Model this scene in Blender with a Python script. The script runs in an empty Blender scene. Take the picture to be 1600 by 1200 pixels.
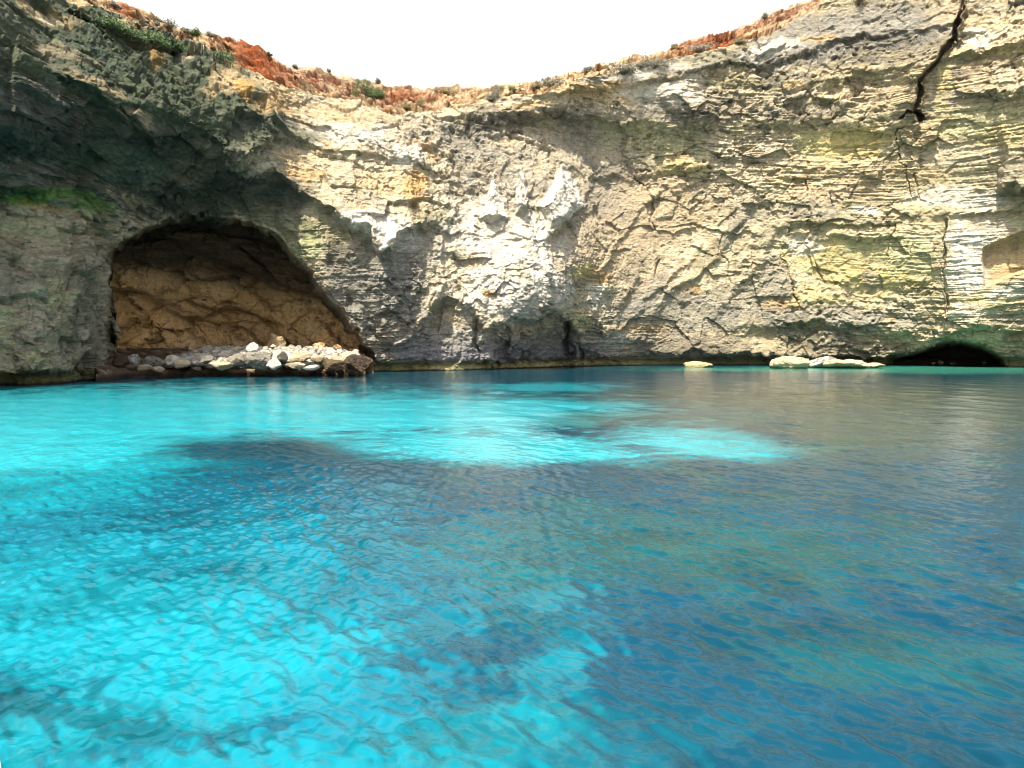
import bpy, math, random
import numpy as np
from mathutils import Vector
random.seed(7); np.random.seed(7)
sc = bpy.context.scene
R = math.radians
# ------------------------------------------------------------------ camera, sky, sun, exposure
H = 2.5; F = 1155.0; TH = math.atan(65.0 / F)
cam = bpy.data.objects.new('camera', bpy.data.cameras.new('camera'))
sc.collection.objects.link(cam); sc.camera = cam
cam.location = (0, 0, H); cam.rotation_euler = (math.pi / 2 - TH, 0, 0)
cam.data.sensor_width = 36; cam.data.lens = F / 1600 * 36
cam.data.clip_start = 0.1; cam.data.clip_end = 5000
SUN_EL = R(59); SUN_AZ = math.atan2(-0.41, -0.91)      # sun stands to the left behind the camera (x, y)
w = bpy.data.worlds.new('World'); sc.world = w; w.use_nodes = True
nt = w.node_tree; nt.nodes.clear()
sky = nt.nodes.new('ShaderNodeTexSky'); sky.sky_type = 'NISHITA'; sky.sun_disc = False
sky.sun_elevation = SUN_EL; sky.sun_rotation = SUN_AZ
sky.air_density = 1.0; sky.dust_density = 3.0; sky.ozone_density = 1.0
bg = nt.nodes.new('ShaderNodeBackground'); bg.inputs['Strength'].default_value = 0.15
wo = nt.nodes.new('ShaderNodeOutputWorld')
tc = nt.nodes.new('ShaderNodeTexCoord'); sx_ = nt.nodes.new('ShaderNodeSeparateXYZ'); nt.links.new(tc.outputs['Generated'], sx_.inputs[0])
mr = nt.nodes.new('ShaderNodeMapRange'); mr.interpolation_type = 'SMOOTHSTEP'       # thin white haze low in the sky, clear blue overhead
mr.inputs['From Min'].default_value = .58; mr.inputs['From Max'].default_value = .44; nt.links.new(sx_.outputs['Z'], mr.inputs['Value'])
mxs = nt.nodes.new('ShaderNodeMix'); mxs.data_type = 'RGBA'; mxs.inputs['B'].default_value = (3.3, 3.3, 3.2, 1)
nt.links.new(mr.outputs[0], mxs.inputs['Factor']); nt.links.new(sky.outputs[0], mxs.inputs['A'])
nt.links.new(mxs.outputs['Result'], bg.inputs[0]); nt.links.new(bg.outputs[0], wo.inputs[0])
sl = bpy.data.lights.new('sun', 'SUN'); sl.energy = 4.6; sl.angle = R(0.5); sl.color = (1, 0.93, 0.80)
so = bpy.data.objects.new('sun', sl); sc.collection.objects.link(so)
sd = Vector((math.sin(SUN_AZ) * math.cos(SUN_EL), math.cos(SUN_AZ) * math.cos(SUN_EL), math.sin(SUN_EL)))
so.rotation_euler = sd.to_track_quat('Z', 'Y').to_euler(); so.location = (0, 0, 60)
vs = sc.view_settings; vs.view_transform = 'Standard'; vs.look = 'None'; vs.gamma = 1; vs.exposure = 1.5
sc.cycles.filter_width = 1.0; sc.cycles.max_bounces = 6; sc.cycles.diffuse_bounces = 3; sc.cycles.glossy_bounces = 3

# ------------------------------------------------------------------ helpers
f32 = np.float32
rng = np.random.RandomState(3)
PERM = np.concatenate([rng.permutation(256)] * 2).astype(np.int32)
VAL = (rng.rand(256) * 2 - 1).astype(f32)
def vnoise(x, y, z):
    xi = np.floor(x).astype(np.int32); yi = np.floor(y).astype(np.int32); zi = np.floor(z).astype(np.int32)
    fx = (x - xi).astype(f32); fy = (y - yi).astype(f32); fz = (z - zi).astype(f32)
    fx = fx * fx * (3 - 2 * fx); fy = fy * fy * (3 - 2 * fy); fz = fz * fz * (3 - 2 * fz)
    xi &= 255; yi &= 255; zi &= 255
    A = PERM[xi]; B = PERM[(xi + 1) & 255]
    y1 = (yi + 1) & 255; z1 = (zi + 1) & 255
    def q(a, yy, zz): return VAL[PERM[(PERM[(a + yy) & 255] + zz) & 255]]
    def lx(yy, zz):
        a = q(A, yy, zz); return a + (q(B, yy, zz) - a) * fx
    a = lx(yi, zi); b = lx(y1, zi); c = lx(yi, z1); d = lx(y1, z1)
    a = a + (b - a) * fy; c = c + (d - c) * fy
    return a + (c - a) * fz
def fbm(P, s, o=3, g=0.5, off=0.0, an=(1, 1, 1)):
    r = 0; a = 1; n = 0
    for k in range(o):
        m = s * 2.03 ** k
        r = r + a * vnoise(P[0] * m * an[0] + off + 17.3 * k, P[1] * m * an[1] + off * 1.7, P[2] * m * an[2] + off * .6); n += a; a *= g
    return r / n
def cells(P, s, off=0.0, an=(1, 1, 1)):
    """nearest random point of a 3-D lattice: distance, edge distance, tilted-facet height"""
    X = [P[k] * s * an[k] + off * (k + 1) for k in range(3)]
    base = [np.floor(c - 0.5).astype(np.int32) for c in X]
    d1 = np.full(X[0].shape, 9, f32); d2 = d1.copy(); fac = np.zeros(X[0].shape, f32)
    for dx in (0, 1):
        for dy in (0, 1):
            for dz in (0, 1):
                cx, cy, cz = base[0] + dx, base[1] + dy, base[2] + dz
                h = PERM[(PERM[(PERM[cx & 255] + cy) & 255] + cz) & 255]
                r = [VAL[(h + 31 * k) & 255] for k in range(6)]
                vx, vy, vz = X[0] - cx - .5 - .42 * r[0], X[1] - cy - .5 - .42 * r[1], X[2] - cz - .5 - .42 * r[2]
                d = vx * vx + vy * vy + vz * vz
                hh = (vx * r[3] + vy * r[4] + vz * r[5]) * .8 + r[1] * .45
                near = d < d1
                d2 = np.where(near, d1, np.minimum(d2, d)); fac = np.where(near, hh, fac); d1 = np.where(near, d, d1)
    return np.sqrt(d1), np.sqrt(d2) - np.sqrt(d1), fac
def ss(a, b, x):
    t = np.clip((x - a) / (b - a), 0, 1); return t * t * (3 - 2 * t)
def ray_z(py, D):
    cy = (600 - py) / F
    return H + D * (-math.sin(TH) + cy * math.cos(TH)) / (math.cos(TH) + cy * math.sin(TH))
def at(px, py, D):
    cy = (600 - py) / F; k = math.cos(TH) + cy * math.sin(TH)
    return np.array([(px - 800) / F * D / k, D + 0 * px, ray_z(py, D)])
def interp(pts, x):
    a = np.array(pts, float); return np.interp(x, a[:, 0], a[:, 1])
def link(name, me, mat=None, parent=None):
    o = bpy.data.objects.new(name, me); sc.collection.objects.link(o)
    if mat: me.materials.append(mat)
    if parent: o.parent = parent
    return o
def struct(o, kind='structure'):
    o['kind'] = kind; return o
def tag(o, label, cat, group=None):
    o['label'] = label; o['category'] = cat
    if group: o['group'] = group
    return o
def grid_mesh(name, P, col=None, keep=None, smooth=True, extra=None):
    """P: 3 arrays (rows, cols)"""
    r, c = P[0].shape
    V = np.stack([p.ravel() for p in P], 1).astype(f32)
    i = np.arange(r * c).reshape(r, c)
    q = np.stack([i[:-1, :-1], i[:-1, 1:], i[1:, 1:], i[1:, :-1]], -1).reshape(-1, 4)
    if keep is not None:
        k = (keep[:-1, :-1] & keep[:-1, 1:] & keep[1:, 1:] & keep[1:, :-1]).ravel(); q = q[k]
    return raw_mesh(name, V, q, col, smooth, extra)
def raw_mesh(name, V, q, col=None, smooth=True, extra=None):
    me = bpy.data.meshes.new(name); n = q.shape[1]
    me.vertices.add(len(V)); me.vertices.foreach_set('co', np.ascontiguousarray(V, f32).ravel())
    me.loops.add(q.size); me.loops.foreach_set('vertex_index', q.ravel().astype(np.int32))
    me.polygons.add(len(q)); me.polygons.foreach_set('loop_start', np.arange(0, q.size, n, dtype=np.int32))
    me.polygons.foreach_set('use_smooth', np.full(len(q), smooth, bool))
    me.update(calc_edges=True)
    if col is not None:
        a = me.attributes.new('Col', 'FLOAT_COLOR', 'POINT')
        rgba = np.ones((len(V), 4), f32); rgba[:, :3] = col.reshape(-1, 3); a.data.foreach_set('color', rgba.ravel())
    if extra is not None:
        a = me.attributes.new('rough', 'FLOAT', 'POINT'); a.data.foreach_set('value', extra.ravel().astype(f32))
    return me
def normals(P):
    du = [np.gradient(p, axis=1) for p in P]; dv = [np.gradient(p, axis=0) for p in P]
    n = [dv[1] * du[2] - dv[2] * du[1], dv[2] * du[0] - dv[0] * du[2], dv[0] * du[1] - dv[1] * du[0]]
    l = np.sqrt(n[0] ** 2 + n[1] ** 2 + n[2] ** 2) + 1e-9
    s = np.where(n[1] > 0, -1, 1)           # towards the camera side
    return [c / l * s for c in n]
def nodes(m):
    m.use_nodes = True; t = m.node_tree; b = t.nodes['Principled BSDF']; return t, b

# ------------------------------------------------------------------ palette (linear albedo)
PAL = dict(lip=(.72, .56, .36), cream=(.62, .52, .35), white=(.82, .76, .64), grey=(.29, .27, .22), dgrey=(.115, .108, .088), yellow=(.68, .55, .24),
           ochre=(.60, .34, .10), olive=(.20, .20, .08), green=(.16, .29, .06), dgreen=(.020, .045, .032), soil=(.33, .075, .013),
           tan=(.50, .385, .24), black=(.022, .020, .018), sand=(.62, .46, .25), lime=(.56, .53, .28), dsoil=(.17, .06, .03), lilac=(.26, .25, .27),
           gg=(.085, .105, .062), teal=(.13, .19, .14), brown=(.13, .085, .05), cavet=(.82, .54, .26), caved=(.06, .042, .03))
PAL = {k: np.array(v, f32) for k, v in PAL.items()}
def mixc(col, c, wgt):
    return col + (PAL[c] - col) * wgt[..., None]
def blobs(col, PX, PY, lst, nz):
    """irregular stains and painted shade: (cx, cy, rx, ry, degrees, colour, strength) in wall coordinates, edges broken up by noise"""
    for k, (cx, cy, rx, ry, an, c, st) in enumerate(lst):
        m = 1.9 * max(rx, ry)
        js = np.where((np.abs(PX[0] - cx) < m + 40))[0]
        if not len(js): continue
        sl = (slice(None), slice(js[0], js[-1] + 1))
        a = R(an); dx = PX[sl] - cx; dy = PY[sl] - cy
        u = (dx * math.cos(a) + dy * math.sin(a)) / rx; v = (-dx * math.sin(a) + dy * math.cos(a)) / ry
        g = np.exp(-(u * u + v * v) * .8)
        if cx > 700 and c in ('dgrey', 'olive', 'gg'): st = st * .72
        wgt = ss(.30, .75, g + .38 * nz[k % 3][sl]) * st
        col[sl] = mixc(col[sl], c, wgt)
    return col

# ------------------------------------------------------------------ outlines of the cove, measured along the wall
TOP = [(-500, -160), (0, -50), (120, -12), (180, 6), (240, 30), (262, 42), (330, 57), (345, 60), (380, 68), (410, 78), (430, 92), (450, 103), (500, 108), (560, 125), (600, 133), (650, 137), (760, 137), (800, 133), (850, 130), (900, 112), (960, 100), (1000, 92), (1040, 80), (1075, 62), (1130, 52), (1170, 35), (1200, 22), (1250, 5), (1300, -14), (1400, -45), (1600, -110), (2200, -200)]
RIM = [(-500, -150), (0, -42), (120, -6), (180, 12), (215, 30), (240, 38), (270, 50), (300, 60), (340, 70), (365, 100), (400, 110), (450, 133), (500, 150), (560, 163), (620, 176), (680, 174), (720, 163), (780, 150), (850, 146), (900, 126), (960, 113), (1000, 103), (1040, 93), (1080, 84), (1130, 76), (1200, 56), (1250, 27), (1290, 6), (1330, -8), (1400, -35), (1600, -100), (2200, -190)]
ARCH = [(164, 640), (170, 520), (172, 470), (176, 400), (198, 376), (235, 358), (270, 347), (320, 343), (370, 349), (410, 366), (450, 394), (480, 430), (500, 465), (530, 495), (560, 530), (582, 560), (590, 640)]
CTRL = [(-500, 631, 30), (-500, 300, 30), (-500, 0, 29), (-500, -150, 30),
 (0, 603, 42.5), (0, 450, 43), (0, 330, 44.5), (0, 250, 43.5), (0, 130, 41.5), (0, 0, 43.5), (0, -50, 44),
 (100, 600, 45), (100, 450, 46), (100, 330, 47.8), (100, 250, 47), (100, 140, 45), (100, 0, 49),
 (165, 592, 50), (165, 450, 51), (165, 360, 52.5), (165, 280, 51), (200, 180, 49), (200, 80, 51.5), (200, 15, 54),
 (300, 330, 56), (300, 260, 53.5), (300, 180, 52.5), (300, 100, 56), (300, 60, 60),
 (400, 370, 58.5), (400, 300, 58), (400, 240, 56), (400, 150, 57), (400, 110, 60), (480, 430, 59), (480, 330, 59), (480, 220, 61), (480, 150, 65),
 (560, 520, 61), (560, 400, 60), (560, 300, 61.5), (560, 200, 64.5), (560, 165, 68), (600, 581, 62.8), (650, 579, 64.5), (650, 450, 63), (650, 300, 65), (650, 180, 70),
 (720, 578, 66), (720, 450, 66.5), (720, 300, 68), (720, 165, 72), (800, 576, 70), (800, 450, 66), (850, 440, 66.5), (800, 300, 68.5), (860, 300, 69), (800, 200, 72.5), (800, 152, 72.5),
 (900, 573, 76), (900, 450, 73), (900, 300, 74.5), (900, 200, 76), (900, 130, 73.5), (1000, 571, 80), (1000, 450, 78), (1000, 300, 79), (1000, 200, 78), (1000, 105, 76),
 (1150, 571, 81), (1150, 450, 80), (1150, 300, 79.3), (1150, 205, 78.4), (1150, 140, 77.2), (1150, 75, 78.5), (1300, 570, 82), (1300, 450, 79), (1300, 300, 78), (1300, 205, 77), (1300, 120, 76.8), (1300, 5, 78),
 (1450, 569, 79), (1450, 450, 76), (1450, 300, 75), (1450, 150, 73), (1450, -40, 74), (1600, 450, 70), (1540, 495, 72), (1540, 300, 71.8), (1600, 571, 73.5), (1600, 500, 71.3), (1600, 300, 69.5), (1600, 150, 68), (1600, -90, 69),
 (2200, 590, 52), (2200, 300, 48), (2200, -180, 50)]
def tps(px, py):
    C = np.array(CTRL, float); n = len(C); s = 200.0
    def U(r2): return np.where(r2 > 0, r2 * np.log(r2 + 1e-12), 0)
    A = np.zeros((n + 3, n + 3)); xy = C[:, :2] / s
    A[:n, :n] = U(((xy[:, None] - xy[None]) ** 2).sum(-1)) + np.eye(n) * .02
    A[:n, n] = 1; A[:n, n + 1:] = xy; A[n, :n] = 1; A[n + 1:, :n] = xy.T
    wv = np.linalg.solve(A, np.concatenate([C[:, 2], [0, 0, 0]]))
    gx = np.linspace(-520, 2220, 275) ; gy = np.linspace(-220, 700, 93)
    GX, GY = np.meshgrid(gx, gy); q = np.stack([GX.ravel(), GY.ravel()], 1) / s
    G = (U(((q[:, None] - xy[None]) ** 2).sum(-1)) @ wv[:n] + wv[n] + q @ wv[n + 1:]).reshape(GX.shape)
    u = np.clip((px - gx[0]) / (gx[1] - gx[0]), 0, 273.999); v = np.clip((py - gy[0]) / (gy[1] - gy[0]), 0, 91.999)
    i = u.astype(int); j = v.astype(int); fu = u - i; fv = v - j
    return (G[j, i] * (1 - fu) + G[j, i + 1] * fu) * (1 - fv) + (G[j + 1, i] * (1 - fu) + G[j + 1, i + 1] * fu) * fv
def poly_sd(PX, PY, poly):
    """signed distance to a closed polygon, positive inside"""
    d = np.full(PX.shape, 1e9, f32); ins = np.zeros(PX.shape, bool); n = len(poly)
    for k in range(n):
        x0, y0 = poly[k]; x1, y1 = poly[(k + 1) % n]
        ex, ey = x1 - x0, y1 - y0; t = np.clip(((PX - x0) * ex + (PY - y0) * ey) / (ex * ex + ey * ey), 0, 1)
        d = np.minimum(d, (PX - x0 - ex * t) ** 2 + (PY - y0 - ey * t) ** 2)
        if y0 != y1: ins ^= ((PY > min(y0, y1)) & (PY <= max(y0, y1)) & (PX < x0 + ex * (PY - y0) / ey))
    d = np.sqrt(d); return np.where(ins, d, -d)
def line_d(PX, PY, pts):
    """distance to an open polyline and the position along it (0..1)"""
    d = np.full(PX.shape, 1e9, f32); tt = np.zeros(PX.shape, f32); n = len(pts) - 1
    for k in range(n):
        x0, y0 = pts[k][:2]; x1, y1 = pts[k + 1][:2]; ex, ey = x1 - x0, y1 - y0
        t = np.clip(((PX - x0) * ex + (PY - y0) * ey) / (ex * ex + ey * ey), 0, 1)
        q = np.sqrt((PX - x0 - ex * t) ** 2 + (PY - y0 - ey * t) ** 2)
        m = q < d; d = np.where(m, q, d); tt = np.where(m, (k + t) / n, tt)
    return d, tt
def cols_of(PX, a, b):
    js = np.where((PX[0] > a) & (PX[0] < b))[0]
    return (slice(None), slice(js[0], js[-1] + 1)) if len(js) > 1 else None
# ledges: an overhanging edge (px, py, how far it stands out in m); its underside is e px tall, it dies away w px above
LEDGES = [
 ([(-500, 190, 2), (0, 190, 2.2), (60, 205, 1.2), (120, 215, .6), (150, 230, 0)], 40, 90),
 ([(60, 90, 0), (100, 112, 1.0), (140, 125, 1.4), (180, 158, 1.6), (215, 185, 1.2), (250, 235, 1.2), (262, 242, 0)], 16, 55),
 ([(180, 20, 0), (210, 30, .5), (120, 8, 0)][:2] + [(240, 60, .9), (300, 72, .8), (340, 80, 0)], 10, 30),
 ([(190, 150, 0), (230, 160, .8), (290, 180, .9), (340, 215, 1.0), (365, 250, 1.3), (390, 245, 1.2), (425, 205, 1.0), (450, 190, 0)], 22, 60),
 ([(330, 255, 0), (370, 268, .8), (430, 262, 1.5), (470, 285, 1.3), (520, 318, 1.9), (545, 345, 2.1), (575, 352, 2.0), (600, 388, 2.2), (640, 345, 1.8), (690, 340, .8), (720, 340, 0)], 22, 60),
 ([(0, 300, 0), (30, 292, .7), (90, 312, .8), (140, 332, .6), (170, 340, 0)], 14, 40),
 ([(440, 175, 0), (470, 180, .5), (520, 195, .6), (600, 225, .5), (660, 250, .6), (720, 275, 0)], 9, 40),
 ([(430, 215, 0), (470, 218, .5), (540, 232, .5), (620, 240, .4), (680, 262, .5), (730, 290, 0)], 8, 30),
 ([(690, 190, 0), (740, 182, .9), (800, 172, 1.5), (860, 172, 1.6), (930, 178, 1.2), (980, 186, 1.0), (1050, 190, .7), (1120, 185, .5), (1180, 182, .4), (1230, 180, .4), (1300, 182, .4), (1400, 190, .3), (1430, 190, 0)], 24, 55),
 ([(780, 150, 0), (830, 150, .4), (900, 140, .5), (960, 135, .5), (1040, 120, .7), (1090, 104, .9), (1160, 96, .9), (1230, 88, .7), (1300, 60, .6), (1400, 48, .6), (1500, 30, .3), (1520, 30, 0)], 11, 36),
 ([(1190, 130, 0), (1230, 126, .8), (1290, 120, .8), (1360, 112, .8), (1420, 108, .9), (1470, 80, .9), (1490, 60, 0)], 26, 60),
 ([(1210, 158, 0), (1240, 155, .6), (1290, 152, .7), (1330, 160, .4), (1350, 162, 0)], 8, 22),
 ([(1480, 85, 0), (1500, 84, .5), (1560, 72, .7), (1600, 60, .7), (1700, 50, .6), (2200, 0, .5)], 10, 30),
 ([(1480, 150, 0), (1510, 148, .5), (1560, 140, .7), (1600, 132, .7), (2200, 80, .6)], 9, 30),
 ([(1440, 340, 0), (1480, 338, .35), (1560, 328, .5), (1600, 320, .5), (2200, 260, .5)], 6, 24),
 ([(1560, 290, 0), (1570, 288, 1.4), (1600, 290, 1.6), (1700, 288, .8), (1800, 280, 0)], 14, 60),
 ([(1200, 348, 0), (1230, 350, .35), (1300, 350, .4), (1370, 346, .4), (1420, 340, .3), (1440, 338, 0)], 6, 20),
 ([(1225, 368, 0), (1280, 366, .4), (1350, 372, .5), (1400, 366, .4), (1420, 366, 0)], 9, 24),
 ([(1225, 425, 0), (1290, 435, .25), (1380, 440, .3), (1450, 436, .2), (1470, 436, 0)], 6, 30),
 ([(850, 352, 0), (862, 358, 1.2), (890, 352, 1.0), (915, 330, .5), (930, 320, 0)], 12, 26),
 ([(990, 355, 0), (1030, 357, .25), (1120, 358, .3), (1180, 357, .25), (1200, 356, 0)], 4, 14),
 ([(910, 278, 0), (940, 272, .5), (1000, 268, .5), (1050, 262, .6), (1110, 250, .5), (1130, 250, 0)], 14, 30),
 ([(960, 552, 0), (1000, 548, .5), (1080, 545, .9), (1200, 552, 1.6), (1300, 556, 1.7), (1380, 556, 1.4), (1430, 545, .8), (1450, 545, 0)], 12, 50),
 ([(1430, 530, 0), (1470, 520, .8), (1520, 512, 1.0), (1570, 512, .9), (1600, 520, .4), (1640, 520, 0)], 10, 24),
 ([(1120, 505, 0), (1160, 512, .5), (1240, 500, .8), (1320, 505, .8), (1420, 520, .8), (1440, 524, 0)], 14, 36),
 ([(640, 500, 0), (665, 490, .8), (700, 460, 1.1), (730, 470, 1.2), (760, 510, 1.2), (800, 480, 1.2), (840, 470, 1.0), (880, 488, 1.2), (905, 490, .9), (930, 500, .8), (970, 520, .6), (1000, 530, .4), (1020, 530, 0)], 22, 55),
 ([(-500, 606, .7), (0, 580, .7), (60, 578, .7), (120, 574, .7), (165, 570, .5), (170, 570, 0)], 12, 30),
]
# cracks: polyline, half width px, depth m
CRACKS = [
 ([(1516, -40), (1508, 0), (1500, 30), (1492, 60), (1478, 80), (1455, 105), (1434, 125), (1428, 150), (1426, 175), (1432, 190)], 4, 1.8),
 ([(1400, 186), (1415, 178), (1432, 182), (1440, 190)], 2.5, .9),
 ([(1426, 195), (1402, 200), (1400, 225), (1400, 255), (1412, 262), (1418, 300), (1416, 320)], 1.2, .22),
 ([(1428, 268), (1430, 290), (1432, 315)], 2, .3), ([(1398, 345), (1394, 362), (1390, 372), (1392, 400)], 1.2, .25),
 ([(1476, 345), (1478, 400), (1477, 450), (1478, 495)], 1.8, .45), ([(1222, 400), (1228, 430), (1240, 460), (1250, 480)], 1.8, .4),
 ([(1270, 395), (1278, 425), (1285, 440)], 1.4, .3), ([(1257, 275), (1256, 296), (1250, 302)], 1.5, .4),
 ([(175, 446), (205, 450), (235, 455), (262, 475), (290, 493), (320, 490), (350, 474), (380, 476)], 4, .9),
 ([(680, 520), (700, 470)], 3, .5), ([(888, 500), (890, 560)], 6, 1.5), ([(905, 520), (912, 560)], 4, .9),
 ([(790, 500), (788, 560)], 5, .7), ([(745, 500), (742, 565)], 3, .5), ([(1145, 450), (1120, 390), (1130, 360)], 1.5, .2),
 ([(985, 270), (1010, 295), (1022, 330), (1018, 360)], 1.8, .4), ([(1030, 405), (1022, 430)], 2, .3), ([(1290, 300), (1295, 330)], 1.5, .3),
 ([(820, 300), (845, 340)], 1.5, .3), ([(190, 160), (210, 185), (250, 235)], 3, .5), ([(110, 5), (135, 25), (160, 50), (185, 72)], 3, .8),
]
CRACKS = [c for k, c in enumerate(CRACKS) if k != 9]
# ribs and flat-iron slabs: polyline, half width px, height m (sharper on one side)
RIBS = [
 ([(600, 420), (610, 490), (625, 560)], 26, .7), ([(765, 520), (765, 565)], 16, .7), ([(900, 505), (908, 530), (904, 568)], 7, 1.1),
 ([(440, 340), (500, 420), (560, 510), (590, 560)], 18, .8), ([(60, 400), (50, 480), (60, 560)], 40, .8), ([(130, 380), (140, 450), (130, 560)], 18, .8), ([(1075, 125), (1060, 150), (1090, 170)], 30, 1.2)]
# scarps: the wall swells up to this line from the left and drops away sharply on its right: polyline top to bottom, swell px, height m, drop px
TRIS = [[(773, 268), (748, 340), (768, 352), (797, 340)], [(816, 260), (801, 295), (806, 332), (833, 326)], [(880, 256), (843, 318), (862, 354), (890, 345), (918, 318), (903, 282)]]
SCARPS = [([(1512, -20), (1503, 30), (1494, 60), (1480, 80), (1457, 105), (1436, 125), (1430, 150), (1428, 185)], 70, 2.4, 6), ([(920, 290), (900, 335), (858, 362)], 50, 1.4, 8), ([(856, 366), (856, 420), (848, 470), (830, 500)], 60, 1.3, 9), ([(1175, 320), (1135, 365), (1110, 410), (1060, 450), (1010, 500)], 55, .9, 12),
 ([(1025, 300), (985, 350), (955, 385), (930, 420)], 45, .8, 10), ([(1110, 240), (1085, 280), (1050, 310), (1020, 350)], 45, .6, 12), ([(1215, 350), (1190, 400), (1160, 440), (1120, 490)], 40, .7, 12),
 ([(1085, 395), (1050, 440), (1005, 470), (960, 520)], 40, .7, 10), ([(990, 430), (965, 480), (950, 530)], 30, .7, 9), ([(945, 440), (925, 490), (918, 520)], 25, .6, 8), ([(735, 470), (738, 520), (742, 565)], 30, .9, 8), ([(690, 450), (668, 500), (660, 560)], 35, .9, 10),
 ([(795, 480), (800, 530), (800, 565)], 30, .9, 8), ([(830, 275), (826, 330)], 16, .7, 4), ([(792, 290), (795, 335)], 18, .8, 4), ([(735, 290), (700, 350), (690, 400)], 40, .7, 10), ([(1240, 380), (1222, 400), (1240, 460)], 30, .4, 5),
 ([(1480, 350), (1477, 500)], -40, .9, 5), ([(1428, 255), (1430, 330)], 30, .5, 6), ([(170, 380), (172, 480), (168, 580)], 30, .9, 8), ([(110, 380), (95, 450), (85, 520)], 34, .7, 12), ([(330, 60), (300, 120), (260, 170)], 50, .6, 14), ([(560, 240), (556, 310)], 30, .5, 5), ([(640, 250), (644, 320)], 30, .5, 5), ([(705, 270), (700, 330)], 22, .6, 5)]
RCAVE = [(1385, 590), (1392, 563), (1425, 550), (1445, 541), (1480, 534), (1502, 532), (1530, 540), (1555, 552), (1572, 562), (1580, 590)]
PATCH = [(1532, 404), (1535, 385), (1600, 360), (1700, 330), (1700, 400), (1600, 425), (1535, 452)]
YREC1 = [(1235, 255), (1240, 205), (1300, 192), (1400, 195), (1402, 258)]
YREC2 = [(1228, 430), (1232, 405), (1290, 372), (1385, 372), (1392, 395), (1470, 400), (1476, 450), (1380, 470), (1250, 470)]

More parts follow.
